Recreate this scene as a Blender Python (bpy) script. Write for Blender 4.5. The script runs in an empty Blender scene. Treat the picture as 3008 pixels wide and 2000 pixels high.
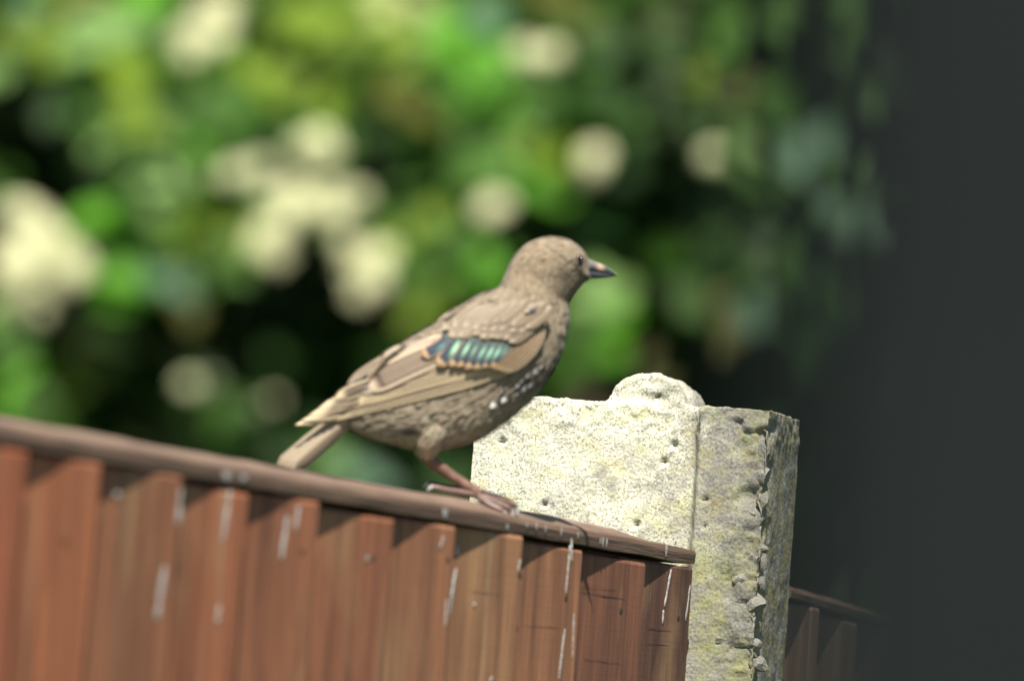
import bpy, bmesh, math, random
from mathutils import Vector, Matrix, noise
from mathutils.bvhtree import BVHTree

random.seed(7)
sc = bpy.context.scene
COL = sc.collection
PI = math.pi
R = math.radians

# ------------------------------------------------------------------ camera
CAM = Vector((0, 0, 1.6))
PITCH, ROLL = R(3.3), R(3.9)
FOCUS = 5.5
cam_d = bpy.data.cameras.new('camera')
cam_d.lens = 300
cam_d.sensor_width = 23.7
cam_d.clip_start = 0.1
cam_d.clip_end = 500
cam_d.dof.use_dof = True
cam_d.dof.focus_distance = FOCUS - 0.02
cam_d.dof.aperture_fstop = 5.6
cam_o = bpy.data.objects.new('camera', cam_d)
COL.objects.link(cam_o)
CM = Matrix.Rotation(PI / 2 + PITCH, 3, 'X') @ Matrix.Rotation(ROLL, 3, 'Z')
cam_o.matrix_world = Matrix.Translation(CAM) @ CM.to_4x4()
sc.camera = cam_o
CR, CU, CF = CM.col[0].copy(), CM.col[1].copy(), -CM.col[2]
FPX = 300 / 23.7 * 3008          # focal length in photograph pixels

# ------------------------------------------------------------------ light
SUN_EL, SUN_AZ = 58, 180         # degrees; azimuth clockwise from +Y
world = bpy.data.worlds.new('World')
sc.world = world
world.use_nodes = True
wn = world.node_tree.nodes
wl = world.node_tree.links
sky = wn.new('ShaderNodeTexSky')
sky.sky_type = 'NISHITA'
sky.sun_disc = False
sky.sun_elevation = R(SUN_EL)
sky.sun_rotation = R(SUN_AZ)
wl.new(sky.outputs[0], wn['Background'].inputs['Color'])
wn['Background'].inputs['Strength'].default_value = 0.05
sun_d = bpy.data.lights.new('sun', 'SUN')
sun_d.energy = 5.0
sun_d.angle = R(0.55)
sun_d.color = (1, 0.95, 0.86)
sun_o = bpy.data.objects.new('sun', sun_d)
COL.objects.link(sun_o)
sdir = Vector((math.sin(R(SUN_AZ)) * math.cos(R(SUN_EL)), math.cos(R(SUN_AZ)) * math.cos(R(SUN_EL)), math.sin(R(SUN_EL))))
sun_o.rotation_euler = sdir.to_track_quat('Z', 'Y').to_euler()
sun_o.location = sdir * 30

sc.view_settings.view_transform = 'Standard'
sc.view_settings.look = 'None'
sc.view_settings.gamma = 1
sc.view_settings.use_curve_mapping = False
sc.view_settings.exposure = 1.08
sc.render.engine = 'CYCLES'
sc.cycles.use_denoising = True
sc.cycles.max_bounces = 6
sc.cycles.use_adaptive_sampling = False


# ------------------------------------------------------------------ helpers
def at(x, y, d):
    """Point seen at photograph pixel (x, y), d metres along the optical axis."""
    return CAM + d * (CF + (x - 1504) / FPX * CR - (y - 1000) / FPX * CU)


def ray_plane(x, y, p0, n):
    k = at(x, y, 1) - CAM
    return CAM + k * ((p0 - CAM).dot(n) / k.dot(n))


def to_px(p):
    v = p - CAM
    d = v.dot(CF)
    return 1504 + v.dot(CR) / d * FPX, 1000 - v.dot(CU) / d * FPX, d


def lin(r, g, b):
    return tuple(((c / 255 / 12.92) if c / 255 <= 0.04045 else ((c / 255 + 0.055) / 1.055) ** 2.4) for c in (r, g, b))


def mesh_obj(name, verts, faces, m, parent=None, smooth=False, cols=None, color=None):
    me = bpy.data.meshes.new(name)
    me.from_pydata([tuple(v) for v in verts], [], faces)
    if cols is not None:
        a = me.color_attributes.new('Col', 'FLOAT_COLOR', 'POINT')
        flat = []
        for c in cols:
            flat += [c[0], c[1], c[2], 1.0]
        a.data.foreach_set('color', flat)
    if smooth:
        me.polygons.foreach_set('use_smooth', [True] * len(me.polygons))
    me.update()
    o = bpy.data.objects.new(name, me)
    COL.objects.link(o)
    if m:
        me.materials.append(m)
    if parent:
        o.parent = parent
    if color:
        o.color = (*color, 1)
    return o


def thing(name, label, cat, mat=None, group=None):
    o = bpy.data.objects.new(name, None)
    COL.objects.link(o)
    o.empty_display_size = 0.05
    if mat is not None:
        o.matrix_world = mat
    o['label'] = label
    o['category'] = cat
    if group:
        o['group'] = group
    return o


def frame(X, Y, Z, p):
    m = Matrix((X, Y, Z)).transposed().to_4x4()
    m.translation = p
    return m


class NT:
    """Small helper for building node materials."""
    def __init__(self, name):
        self.m = bpy.data.materials.new(name)
        self.m.use_nodes = True
        self.t = self.m.node_tree
        self.b = self.t.nodes['Principled BSDF']
        self.out = self.t.nodes['Material Output']
        self.tc = self.n('ShaderNodeTexCoord')

    def n(self, t, **kw):
        nd = self.t.nodes.new(t)
        for k, v in kw.items():
            setattr(nd, k, v)
        return nd

    def l(self, a, b):
        self.t.links.new(a, b)

    def put(self, sock, v):
        if hasattr(v, 'node'):
            self.l(v, sock)
        else:
            sock.default_value = v

    def mapping(self, scale, loc=(0, 0, 0), rot=(0, 0, 0), src='Object'):
        mp = self.n('ShaderNodeMapping')
        mp.inputs['Scale'].default_value = scale
        mp.inputs['Location'].default_value = loc
        mp.inputs['Rotation'].default_value = rot
        self.l(self.tc.outputs[src], mp.inputs[0])
        return mp.outputs[0]

    def noise(self, vec, scale, detail=4, rough=0.55, dist=0.0):
        nd = self.n('ShaderNodeTexNoise')
        if vec is not None:
            self.l(vec, nd.inputs['Vector'])
        nd.inputs['Scale'].default_value = scale
        nd.inputs['Detail'].default_value = detail
        nd.inputs['Roughness'].default_value = rough
        nd.inputs['Distortion'].default_value = dist
        return nd.outputs['Fac']

    def ramp(self, fac, stops):
        nd = self.n('ShaderNodeValToRGB')
        cr = nd.color_ramp
        while len(cr.elements) < len(stops):
            cr.elements.new(0.5)
        for e, (p, c) in zip(cr.elements, stops):
            e.position = p
            e.color = (*c, 1) if hasattr(c, '__len__') else (c, c, c, 1)
        self.l(fac, nd.inputs[0])
        return nd.outputs[0]

    def mix(self, fac, a, b, mode='MIX'):
        nd = self.n('ShaderNodeMix', data_type='RGBA', blend_type=mode)
        self.put(nd.inputs[0], fac)
        for i, v in ((6, a), (7, b)):
            self.put(nd.inputs[i], v if hasattr(v, 'node') else (*v, 1))
        return nd.outputs[2]

    def math(self, op, a, b=0.0):
        nd = self.n('ShaderNodeMath', operation=op)
        self.put(nd.inputs[0], a)
        self.put(nd.inputs[1], b)
        return nd.outputs[0]

    def bump(self, h, strength, dist):
        nd = self.n('ShaderNodeBump')
        nd.inputs['Strength'].default_value = strength
        nd.inputs['Distance'].default_value = dist
        self.l(h, nd.inputs['Height'])
        self.l(nd.outputs[0], self.b.inputs['Normal'])

    def set(self, **kw):
        for k, v in kw.items():
            self.put(self.b.inputs[k.replace('_', ' ')], v if not (isinstance(v, tuple) and len(v) == 3) else (*v, 1))
        return self.m


# ------------------------------------------------------------------ materials
def wood_material(name, weather):
    k = NT(name)
    oi = k.n('ShaderNodeObjectInfo')
    rnd = k.n('ShaderNodeCombineXYZ')
    k.l(k.math('MULTIPLY', oi.outputs['Random'], 37.0), rnd.inputs[0])
    k.l(k.math('MULTIPLY', oi.outputs['Random'], 11.0), rnd.inputs[2])

    def sp(scale):
        v = k.n('ShaderNodeVectorMath', operation='ADD')
        k.l(k.mapping(scale), v.inputs[0])
        k.l(rnd.outputs[0], v.inputs[1])
        return v.outputs[0]
    g1 = k.noise(sp((90, 90, 5)), 1.0, 5, 0.6, 0.6)          # broad grain
    g2 = k.noise(sp((700, 700, 22)), 1.0, 3, 0.6)            # fine fibre
    g3 = k.noise(sp((22, 22, 9)), 1.0, 4, 0.6)               # blotches of faded stain
    g4 = k.noise(sp((45, 45, 3.2)), 1.0, 3, 0.5)
    sawn = k.noise(sp((40, 40, 900)), 1.0, 2, 0.5)
    base = oi.outputs['Color']
    c = k.mix(k.ramp(g1, [(0.32, 0), (0.72, 1)]), k.mix(1.0, base, (0.48, 0.44, 0.42), 'MULTIPLY'), k.mix(1.0, base, (1.22, 1.2, 1.15), 'MULTIPLY'))
    c = k.mix(k.math('MULTIPLY', k.ramp(g2, [(0.42, 0), (0.62, 1)]), 0.7), c, k.mix(1.0, c, (1.5, 1.5, 1.45), 'MULTIPLY'))
    c = k.mix(k.math('MULTIPLY', k.ramp(g3, [(0.52, 0), (0.66, 1)]), weather * 0.7), c, (0.33, 0.21, 0.10))
    c = k.mix(k.math('MULTIPLY', k.ramp(g4, [(0.6, 0), (0.75, 1)]), weather * 0.8), c, (0.40, 0.33, 0.2))
    c = k.mix(k.math('MULTIPLY', k.ramp(sawn, [(0.28, 1), (0.36, 0)]), 0.12), c, (0.05, 0.03, 0.02))
    h = k.math('ADD', k.math('MULTIPLY', g2, 0.7), k.math('MULTIPLY', sawn, 0.1))
    k.bump(h, 0.8, 0.0008)
    return k.set(Base_Color=c, Roughness=0.72)


M_BOARD = wood_material('stained_board', 0.55)


def cap_material():
    k = NT('weathered_cap')
    g1 = k.noise(k.mapping((7, 120, 120)), 1.0, 5, 0.6, 0.4)
    g2 = k.noise(k.mapping((30, 800, 800)), 1.0, 3, 0.6)
    g3 = k.noise(k.mapping((30, 60, 60)), 1.0, 4, 0.6)
    oi = k.n('ShaderNodeObjectInfo')
    zz = k.n('ShaderNodeSeparateXYZ')
    k.l(k.tc.outputs['Object'], zz.inputs[0])
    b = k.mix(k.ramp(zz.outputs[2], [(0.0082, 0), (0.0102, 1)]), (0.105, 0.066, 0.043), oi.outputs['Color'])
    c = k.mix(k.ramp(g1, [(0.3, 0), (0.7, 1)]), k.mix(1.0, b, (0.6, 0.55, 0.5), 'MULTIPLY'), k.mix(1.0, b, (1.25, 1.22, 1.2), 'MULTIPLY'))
    c = k.mix(k.math('MULTIPLY', k.ramp(g2, [(0.35, 0), (0.65, 1)]), 0.5), c, k.mix(1.0, c, (1.4, 1.4, 1.4), 'MULTIPLY'))
    c = k.mix(k.math('MULTIPLY', k.ramp(g3, [(0.5, 0), (0.65, 1)]), 0.5), c, (0.09, 0.05, 0.035))
    k.bump(g2, 0.6, 0.0008)
    return k.set(Base_Color=c, Roughness=0.7)


M_CAP = cap_material()


def concrete_material():
    k = NT('lichened_concrete')
    geo = k.n('ShaderNodeSeparateXYZ')
    k.l(k.tc.outputs['Object'], geo.inputs[0])
    u, z = geo.outputs[0], geo.outputs[2]
    o1 = k.mapping((1, 1, 1))
    big = k.noise(o1, 26, 5, 0.6, 0.4)
    mid = k.noise(o1, 75, 5, 0.65, 0.3)
    mid2 = k.noise(k.mapping((1, 1, 1), (3, 5, 1)), 95, 5, 0.65, 0.3)
    fine = k.noise(o1, 760, 4, 0.75)
    fine2 = k.noise(k.mapping((1, 1, 1), (7, 1, 4)), 1250, 3, 0.65)
    grit = k.n('ShaderNodeTexVoronoi')
    grit.inputs['Scale'].default_value = 560
    # bare cement with sand grains
    c = k.mix(k.ramp(fine, [(0.3, 0), (0.7, 1)]), (0.11, 0.104, 0.084), (0.42, 0.40, 0.34))
    c = k.mix(k.math('MULTIPLY', k.ramp(mid, [(0.45, 0), (0.62, 1)]), 0.5), c, (0.24, 0.235, 0.215))
    # pale crust of lichen, thickest on the part of the head away from the chipped edge
    zone = k.ramp(k.math('ADD', k.math('MULTIPLY', u, -9.0), k.math('MULTIPLY', k.math('SUBTRACT', big, 0.5), 1.6)), [(0.28, 0), (0.52, 1)])
    patch = k.math('MULTIPLY', zone, k.ramp(fine2, [(0.40, 0.12), (0.56, 1)]))
    c = k.mix(k.math('MULTIPLY', patch, k.ramp(mid2, [(0.30, 0.35), (0.55, 1)])), c, (0.74, 0.73, 0.57))
    # yellow and green growth
    yel = k.math('MULTIPLY', k.ramp(mid, [(0.53, 0), (0.66, 1)]), k.ramp(fine, [(0.4, 0.1), (0.6, 1)]))
    c = k.mix(k.math('MULTIPLY', yel, 0.6), c, (0.50, 0.42, 0.10))
    lowz = k.ramp(k.math('ADD', k.math('MULTIPLY', z, -7.5), k.math('MULTIPLY', k.math('SUBTRACT', big, 0.5), 1.8)), [(0.35, 0), (0.85, 1)])
    grn = k.math('MULTIPLY', k.ramp(mid2, [(0.38, 0), (0.62, 1)]), lowz)
    c = k.mix(k.math('MULTIPLY', grn, 0.62), c, (0.30, 0.31, 0.06))
    grn2 = k.ramp(mid2, [(0.50, 0), (0.64, 1)])
    c = k.mix(k.math('MULTIPLY', grn2, 0.36), c, (0.42, 0.44, 0.19))
    gry = k.ramp(k.noise(k.mapping((1, 1, 1), (2, 9, 6)), 42, 4, 0.6, 0.5), [(0.52, 0), (0.62, 1)])
    c = k.mix(k.math('MULTIPLY', k.math('MULTIPLY', gry, k.ramp(fine, [(0.35, 1), (0.65, 0.3)])), 0.6), c, (0.25, 0.245, 0.22))
    # flank beyond the chipped edge: grey with yellow streaks, colour lightened to offset grazing sun
    flank = k.ramp(k.math('ADD', u, 0.0), [(0.0, 0), (0.0008, 1)])
    nrm = k.n('ShaderNodeSeparateXYZ')
    k.l(k.tc.outputs['Normal'], nrm.inputs[0])
    fl = k.math('MULTIPLY', k.ramp(nrm.outputs[0], [(0.45, 0), (0.75, 1)]), k.ramp(k.math('ADD', u, 0.5), [(0.485, 0), (0.492, 1)]))
    st = k.noise(k.mapping((700, 60, 150)), 1.0, 4, 0.65)
    fc = k.mix(k.ramp(st, [(0.4, 0), (0.62, 1)]), (0.17, 0.172, 0.155), (0.52, 0.50, 0.42))
    fc = k.mix(k.math('MULTIPLY', k.ramp(mid2, [(0.44, 0), (0.6, 1)]), 0.7), fc, (0.36, 0.30, 0.075))
    c = k.mix(fl, c, fc)
    # black specks and pin holes
    sp = k.math('MULTIPLY', k.ramp(fine2, [(0.34, 1), (0.41, 0)]), k.ramp(big, [(0.35, 0.2), (0.6, 1)]))
    c = k.mix(k.math('MULTIPLY', sp, 0.75), c, (0.05, 0.055, 0.045))
    k.l(k.tc.outputs['Object'], grit.inputs['Vector'])
    h = k.math('ADD', k.math('MULTIPLY', fine, 1.0), k.math('MULTIPLY', grit.outputs['Distance'], 0.8))
    k.bump(h, 0.7, 0.00045)
    return k.set(Base_Color=c, Roughness=0.9)


M_CONC = concrete_material()


def plain(name, col, rough=0.7, nscale=200, amt=0.35, bump=0.0, spec=0.4):
    k = NT(name)
    nz = k.noise(k.mapping((1, 1, 1)), nscale, 5, 0.6)
    c = k.mix(k.ramp(nz, [(0.3, 0), (0.7, 1)]), tuple(x * (1 - amt) for x in col), tuple(min(1, x * (1 + amt)) for x in col))
    if bump:
        k.bump(nz, 0.7, bump)
    return k.set(Base_Color=c, Roughness=rough, Specular_IOR_Level=spec)




def stone_material():
    k = NT('aggregate_stone')
    o1 = k.mapping((1, 1, 1), src='Generated')
    a, b = k.noise(o1, 9, 5, 0.7), k.noise(o1, 2.2, 4, 0.6)
    oi = k.n('ShaderNodeObjectInfo')
    c = k.mix(k.ramp(a, [(0.3, 0), (0.68, 1)]), (0.18, 0.175, 0.15), (0.48, 0.465, 0.41))
    c = k.mix(k.math('MULTIPLY', k.ramp(b, [(0.45, 0), (0.62, 1)]), k.math('MULTIPLY', oi.outputs['Random'], 0.8)), c, (0.40, 0.36, 0.13))
    k.bump(a, 0.8, 0.0012)
    return k.set(Base_Color=c, Roughness=0.6)


M_STONE = stone_material()
M_DROP = plain('bird_dropping', (0.37, 0.35, 0.325), 0.8, 700, 0.5)
M_NAIL = plain('nail_hole', (0.035, 0.025, 0.02), 0.6, 300, 0.3)
M_PAINT = plain('charcoal_paint', (0.0105, 0.0135, 0.0135), 0.9, 30, 0.12, 0.0, 0.08)


def attr_mat(name, rough=0.6, translucent=0.0, fine=None, spec=0.3, sheen=0.0):
    k = NT(name)
    a = k.n('ShaderNodeAttribute', attribute_name='Col')
    c = a.outputs['Color']
    if fine:
        nz = k.noise(k.mapping(fine), 1.0, 3, 0.6)
        c = k.mix(k.ramp(nz, [(0.3, 0), (0.7, 1)]), k.mix(1.0, c, (0.84, 0.83, 0.82), 'MULTIPLY'), k.mix(1.0, c, (1.14, 1.14, 1.14), 'MULTIPLY'))
        k.bump(nz, 0.2, 0.0002)
    k.set(Base_Color=c, Roughness=rough, Specular_IOR_Level=spec)
    if sheen:
        k.set(Sheen_Weight=sheen)
    if translucent:
        tr = k.n('ShaderNodeBsdfTranslucent')
        k.l(k.mix(1.0, c, (1.3, 1.5, 0.6), 'MULTIPLY'), tr.inputs[0])
        ms = k.n('ShaderNodeMixShader')
        ms.inputs[0].default_value = translucent
        k.l(k.b.outputs[0], ms.inputs[1])
        k.l(tr.outputs[0], ms.inputs[2])
        k.l(ms.outputs[0], k.out.inputs[0])
    return k.m


def objcol_mat(name, rough, translucent, spec=0.3):
    k = NT(name)
    oi = k.n('ShaderNodeObjectInfo')
    nz = k.noise(k.mapping((60, 60, 60)), 1.0, 4, 0.6)
    c = k.mix(k.ramp(nz, [(0.3, 0), (0.7, 1)]), k.mix(1.0, oi.outputs['Color'], (0.8, 0.8, 0.8), 'MULTIPLY'), k.mix(1.0, oi.outputs['Color'], (1.15, 1.15, 1.15), 'MULTIPLY'))
    k.set(Base_Color=c, Roughness=rough, Specular_IOR_Level=spec)
    tr = k.n('ShaderNodeBsdfTranslucent')
    k.l(k.mix(1.0, c, (1.3, 1.5, 0.6), 'MULTIPLY'), tr.inputs[0])
    ms = k.n('ShaderNodeMixShader')
    ms.inputs[0].default_value = translucent
    k.l(k.b.outputs[0], ms.inputs[1])
    k.l(tr.outputs[0], ms.inputs[2])
    k.l(ms.outputs[0], k.out.inputs[0])
    return k.m


M_LEAF = objcol_mat('shrub_leaf', 0.55, 0.3, 0.15)
M_FOL = attr_mat('foliage', 0.6, 0.25, None, 0.12)
M_FLOWER = attr_mat('cream_petals', 0.7, 0.15, None, 0.1)
M_BARK = plain('bark', (0.09, 0.065, 0.045), 0.9, 60, 0.4, 0.003)
M_PLUME = attr_mat('plumage', 0.75, 0, (900, 900, 900), 0.12, 0.15)
M_FEATHER = attr_mat('wing_feather', 0.55, 0, (1500, 400, 1500), 0.25, 0.1)
M_BARE = attr_mat('bird_leg_skin', 0.42, 0, (1200, 1200, 1200), 0.45)
M_BEAK = attr_mat('beak_horn', 0.3, 0, None, 0.5)


def lawn_mat():
    k = NT('lawn_grass')
    n1 = k.noise(k.mapping((1, 1, 1)), 3, 6, 0.6)
    n2 = k.noise(k.mapping((1, 1, 1)), 120, 4, 0.7)
    c = k.mix(n1, (0.045, 0.085, 0.02), (0.085, 0.12, 0.035))
    c = k.mix(k.math('MULTIPLY', n2, 0.6), c, (0.03, 0.055, 0.012))
    k.bump(n2, 1.0, 0.02)
    return k.set(Base_Color=c, Roughness=0.9)


# ------------------------------------------------------------------ ground
g = mesh_obj('lawn', [(-150, -150, 0), (150, -150, 0), (150, 150, 0), (-150, 150, 0)], [(0, 1, 2, 3)], lawn_mat())
g['kind'] = 'structure'

# ------------------------------------------------------------------ left fence panel
B0 = at(2030, 1677, FOCUS)                       # right end of the board tops
kk = at(81, 1340, 1) - CAM
A0 = CAM + kk * ((B0.z - CAM.z) / kk.z)
F = (B0 - A0)
F.z = 0
F.normalize()
UP = Vector((0, 0, 1))
N = Vector((F.y, -F.x, 0))                        # front face of the fence, towards the camera
FM = frame(F, N, UP, B0)                          # fence frame: x along, y out, z up, origin at board tops
FMI = FM.inverted()
Z0 = B0.z
STEP = 0.0085                                     # how far a board's thick edge stands proud
THIN, THICK = 0.0045, 0.0088
NF = 0.0027 + THICK                               # y of a board's proud edge


def fence_hit(x, y, n=NF * 0.7):
    p = ray_plane(x, y, B0 + N * n, N)
    return FMI @ p


edges_px = [(81, 1340), (298, 1367), (537, 1399), (732, 1437), (938, 1486), (1157, 1525), (1337, 1563), (1536, 1590), (1711, 1616), (1897, 1647)]
edges = [fence_hit(x, y, NF).x for x, y in edges_px] + [fence_hit(2034, 1677, NF).x]
w0 = 0.070
edges = [edges[0] - w0 * i for i in range(10, 0, -1)] + edges
FL = edges[10]


def lean(f):
    return 0.05 * min(1.6, max(0.0, f / FL))


M_fence = FM @ Matrix.Translation((0, 0, 0))
fence = thing('fence_panel', 'brown stained wooden fence panel with capping rail, beneath the bird', 'fence', FM)


def make_board(parent, f0, f1, ztop, zbot, color, leanf, nshift=0.0, thick=THICK):
    nz = 2
    ov = 0.012
    vs, fs = [], []
    prof = [(f0 - ov, 0.0), (f1, 0.0027), (f1, 0.0027 + thick), (f1 - 0.0012, 0.0027 + thick + 0.0004), (f0 - ov, THIN)]
    zs = [zbot, -0.4, -0.13, ztop - 0.0012, ztop]
    for i, z in enumerate(zs):
        for j, (f, n) in enumerate(prof):
            s = 0.0
            if i == len(zs) - 1:
                s = 0.0006
            vs.append((f + leanf(f) * z, n + nshift - (s if j in (2, 3, 4) else 0), z + random.uniform(-0.0003, 0.0003)))
    P = len(prof)
    for i in range(len(zs) - 1):
        for j in range(P):
            a, b = i * P + j, i * P + (j + 1) % P
            fs.append((a, b, b + P, a + P))
    fs.append(tuple(range(P))[::-1])
    fs.append(tuple(range((len(zs) - 1) * P, len(zs) * P)))
    return mesh_obj('board', vs, fs, M_BOARD, parent, color=color)


board_cols = [(0.255, 0.088, 0.042), (0.285, 0.108, 0.05), (0.225, 0.098, 0.05), (0.27, 0.105, 0.05), (0.235, 0.098, 0.05),
              (0.215, 0.088, 0.046), (0.25, 0.118, 0.062), (0.27, 0.145, 0.077), (0.235, 0.115, 0.062), (0.155, 0.068, 0.04), (0.09, 0.042, 0.028)]
boards = []
for i in range(len(edges) - 1):
    c = tuple(v * k_ for v, k_ in zip((board_cols[max(0, i - 9) % 11] if i >= 9 else board_cols[i % 5]), (1.0, 0.92, 0.86)))
    boards.append(make_board(fence, edges[i], edges[i + 1], random.uniform(-0.0015, 0.001), -Z0 + 0.02, c, lean))
vis_edges = edges


def board_of(f, z=0):
    for i in range(len(edges) - 1):
        if edges[i] + lean(edges[i]) * z <= f < edges[i + 1] + lean(edges[i + 1]) * z:
            return i
    return None


def board_surface(f, z, i):
    a, b = edges[i] + lean(edges[i]) * z, edges[i + 1] + lean(edges[i + 1]) * z
    t = (f - (a - 0.012)) / (b - a + 0.012)
    return THIN + t * (NF - THIN)


# capping rail: chamfered, twisting slightly, worn end
CAPZ = 0.0020


def make_cap(parent, f_a, f_b, color, profile, seed, worn_end=False, z0=CAPZ, slope=0.0):
    vs, fs = [], []
    n = max(8, int(abs(f_b - f_a) / 0.006))
    P = len(profile)
    for i in range(n + 1):
        f = f_a + (f_b - f_a) * i / n
        for j, (y, z) in enumerate(profile):
            dz = noise.noise(Vector((f * 30 + seed, j * 0.9, 0))) * 0.0006
            dy = noise.noise(Vector((f * 22 + seed, j * 1.3, 5))) * 0.0004
            yy, zz = y, z
            if worn_end and f > f_b - 0.075 and z > 0.006:
                k = (f - (f_b - 0.075)) / 0.075
                zz = z - (0.0058 if z > 0.009 else 0.0012) * k ** 1.3 - 0.0012 * abs(noise.noise(Vector((f * 300, y * 300, 1))))
            vs.append((f, yy + dy, zz + dz + z0 + slope * (f - f_a)))
    for i in range(n):
        for j in range(P):
            a, b = i * P + j, i * P + (j + 1) % P
            fs.append((a, a + P, b + P, b))
    fs.append(tuple(range(P)))
    fs.append(tuple(range(n * P, (n + 1) * P))[::-1])
    return mesh_obj('capping_rail', vs, fs, M_CAP, parent, color=color)


CAPF = 0.0103
cap_prof = [(CAPF, 0.0), (CAPF + 0.0002, 0.0040), (CAPF - 0.0005, 0.0060), (CAPF - 0.0025, 0.0073), (CAPF - 0.012, 0.0106), (CAPF - 0.016, 0.0114),
            (-0.020, 0.0114), (-0.030, 0.009), (-0.034, 0.005), (-0.034, 0.0)]
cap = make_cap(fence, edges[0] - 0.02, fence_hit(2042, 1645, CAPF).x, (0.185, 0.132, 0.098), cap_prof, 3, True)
# rail behind the boards that carries the cap
mesh_obj('rail', *[
    [(x, y, z) for x in (edges[0] - 0.02, edges[-1] + 0.012) for y, z in ((-0.0006, -0.03), (-0.0006, CAPZ - 0.0005), (-0.03, CAPZ - 0.0005), (-0.03, -0.03))],
    [(0, 1, 2, 3), (7, 6, 5, 4), (0, 4, 5, 1), (1, 5, 6, 2), (2, 6, 7, 3), (3, 7, 4, 0)]], M_BOARD, fence, color=(0.12, 0.06, 0.04))
mesh_obj('rail', *[
    [(x, y, z) for x in (edges[0] - 0.02, edges[-1] + 0.012) for y, z in ((-0.0006, -1.45), (-0.0006, -1.4), (-0.03, -1.4), (-0.03, -1.45))],
    [(0, 1, 2, 3), (7, 6, 5, 4), (0, 4, 5, 1), (1, 5, 6, 2), (2, 6, 7, 3), (3, 7, 4, 0)]], M_BOARD, fence, color=(0.12, 0.06, 0.04))


# streaks of droppings and nails on the boards
def streak(x0, y0, x1, y1, wpx, seed):
    p = fence_hit(x0, y0)
    i = board_of(p.x, p.z)
    if i is None:
        return
    n = 9
    vs, fs = [], []
    rng = random.Random(seed)
    for j in range(n + 1):
        t = j / n
        q = fence_hit(x0 + (x1 - x0) * t, y0 + (y1 - y0) * t)
        w = wpx * 0.000144 / 0.42 * 0.38 * (0.5 + 0.5 * min(1, t * 5)) * (1 if t < 0.86 else max(0.15, math.sqrt(max(0, 1 - ((t - 0.86) / 0.14) ** 2)))) * rng.uniform(0.35, 1.0)
        for s in (-1, 0, 1):
            f = q.x + s * w
            yy = board_surface(min(f, edges[i + 1] + lean(edges[i + 1]) * q.z), q.z, i)
            vs.append((f, yy + (0.0009 if s == 0 else 0.00025), q.z))
    for j in range(n):
        for s in range(2):
            a = j * 3 + s
            fs.append((a, a + 3, a + 4, a + 1))
    mesh_obj('dropping', vs, fs, M_DROP, boards[i], True)


streaks = [(834, 1515, 818, 1640, 20), (862, 1485, 852, 1560, 16), (660, 1440, 640, 1590, 18), (628, 1775, 622, 1830, 16), (505, 1430, 496, 1540, 24),
           (462, 1660, 440, 1820, 26), (1283, 1575, 1274, 1610, 13), (1346, 1670, 1322, 1835, 13), (1352, 1598, 1349, 1630, 10), (1503, 1640, 1497, 1678, 10),
           (1706, 1640, 1701, 1755, 7), (1960, 1670, 1943, 1780, 7), (2003, 1715, 1991, 1820, 10), (1684, 1930, 1678, 2000, 6), (1640, 1845, 1624, 1990, 7),
           (1656, 1600, 1644, 1740, 5), (1940, 1790, 1938, 1830, 5), (1662, 1800, 1657, 1930, 4), (1430, 1985, 1425, 2000, 8), (1065, 1630, 1064, 1650, 17),
           (347, 1445, 346, 1461, 24), (1390, 1770, 1389, 1778, 9), (1660, 1580, 1659, 1650, 4), (1288, 1760, 1283, 1840, 9)]
for n_, s_ in enumerate(streaks):
    streak(*s_, n_)


def nail(x, y, r):
    p = fence_hit(x, y)
    i = board_of(p.x, p.z)
    if i is None:
        return
    yy = board_surface(p.x, p.z, i)
    vs = [(p.x, yy + 0.0007, p.z)] + [(p.x + math.cos(a) * r * 1.6, yy + 0.00045, p.z + math.sin(a) * r * 1.3) for a in [q * PI / 5 for q in range(10)]]
    mesh_obj('nail', vs, [(0, 1 + q, 1 + (q + 1) % 10) for q in range(10)], M_NAIL, boards[i], True)


for x, y in [(1811, 1794), (1645, 1757), (1502, 1690), (1294, 1644), (1078, 1640), (1976, 1815), (870, 1622), (180, 1590)]:
    nail(x, y, 0.0011)


# splits and saw marks across the nearest boards
def split(x0, y0, x1, y1, hpx):
    a = fence_hit(x0, y0)
    i = board_of(a.x, a.z)
    if i is None:
        return
    vs, fs = [], []
    n = 14
    for j in range(n + 1):
        t = j / n
        q = fence_hit(x0 + (x1 - x0) * t, y0 + (y1 - y0) * t)
        f = min(q.x, edges[i + 1] + lean(edges[i + 1]) * q.z - 0.0005)
        h = hpx * 0.00007 * random.uniform(0.3, 1.0) * (0.2 if j in (0, n) else 1)
        z = q.z + random.uniform(-0.0002, 0.0002)
        y = board_surface(f, q.z, i) + 0.0004
        vs += [(f, y, z - h), (f, y, z + h)]
        if j:
            fs.append((2 * j - 2, 2 * j, 2 * j + 1, 2 * j - 1))
    mesh_obj('split', vs, fs, M_NAIL, boards[i])


for a in [(1710, 1737, 1885, 1774, 4), (1712, 1722, 1800, 1735, 2), (1900, 1845, 2018, 1862, 3), (1900, 1889, 2016, 1902, 3), (1716, 1934, 1870, 1962, 2), (1545, 1835, 1690, 1852, 2), (1380, 1735, 1500, 1755, 2)]:
    split(*a)


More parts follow.
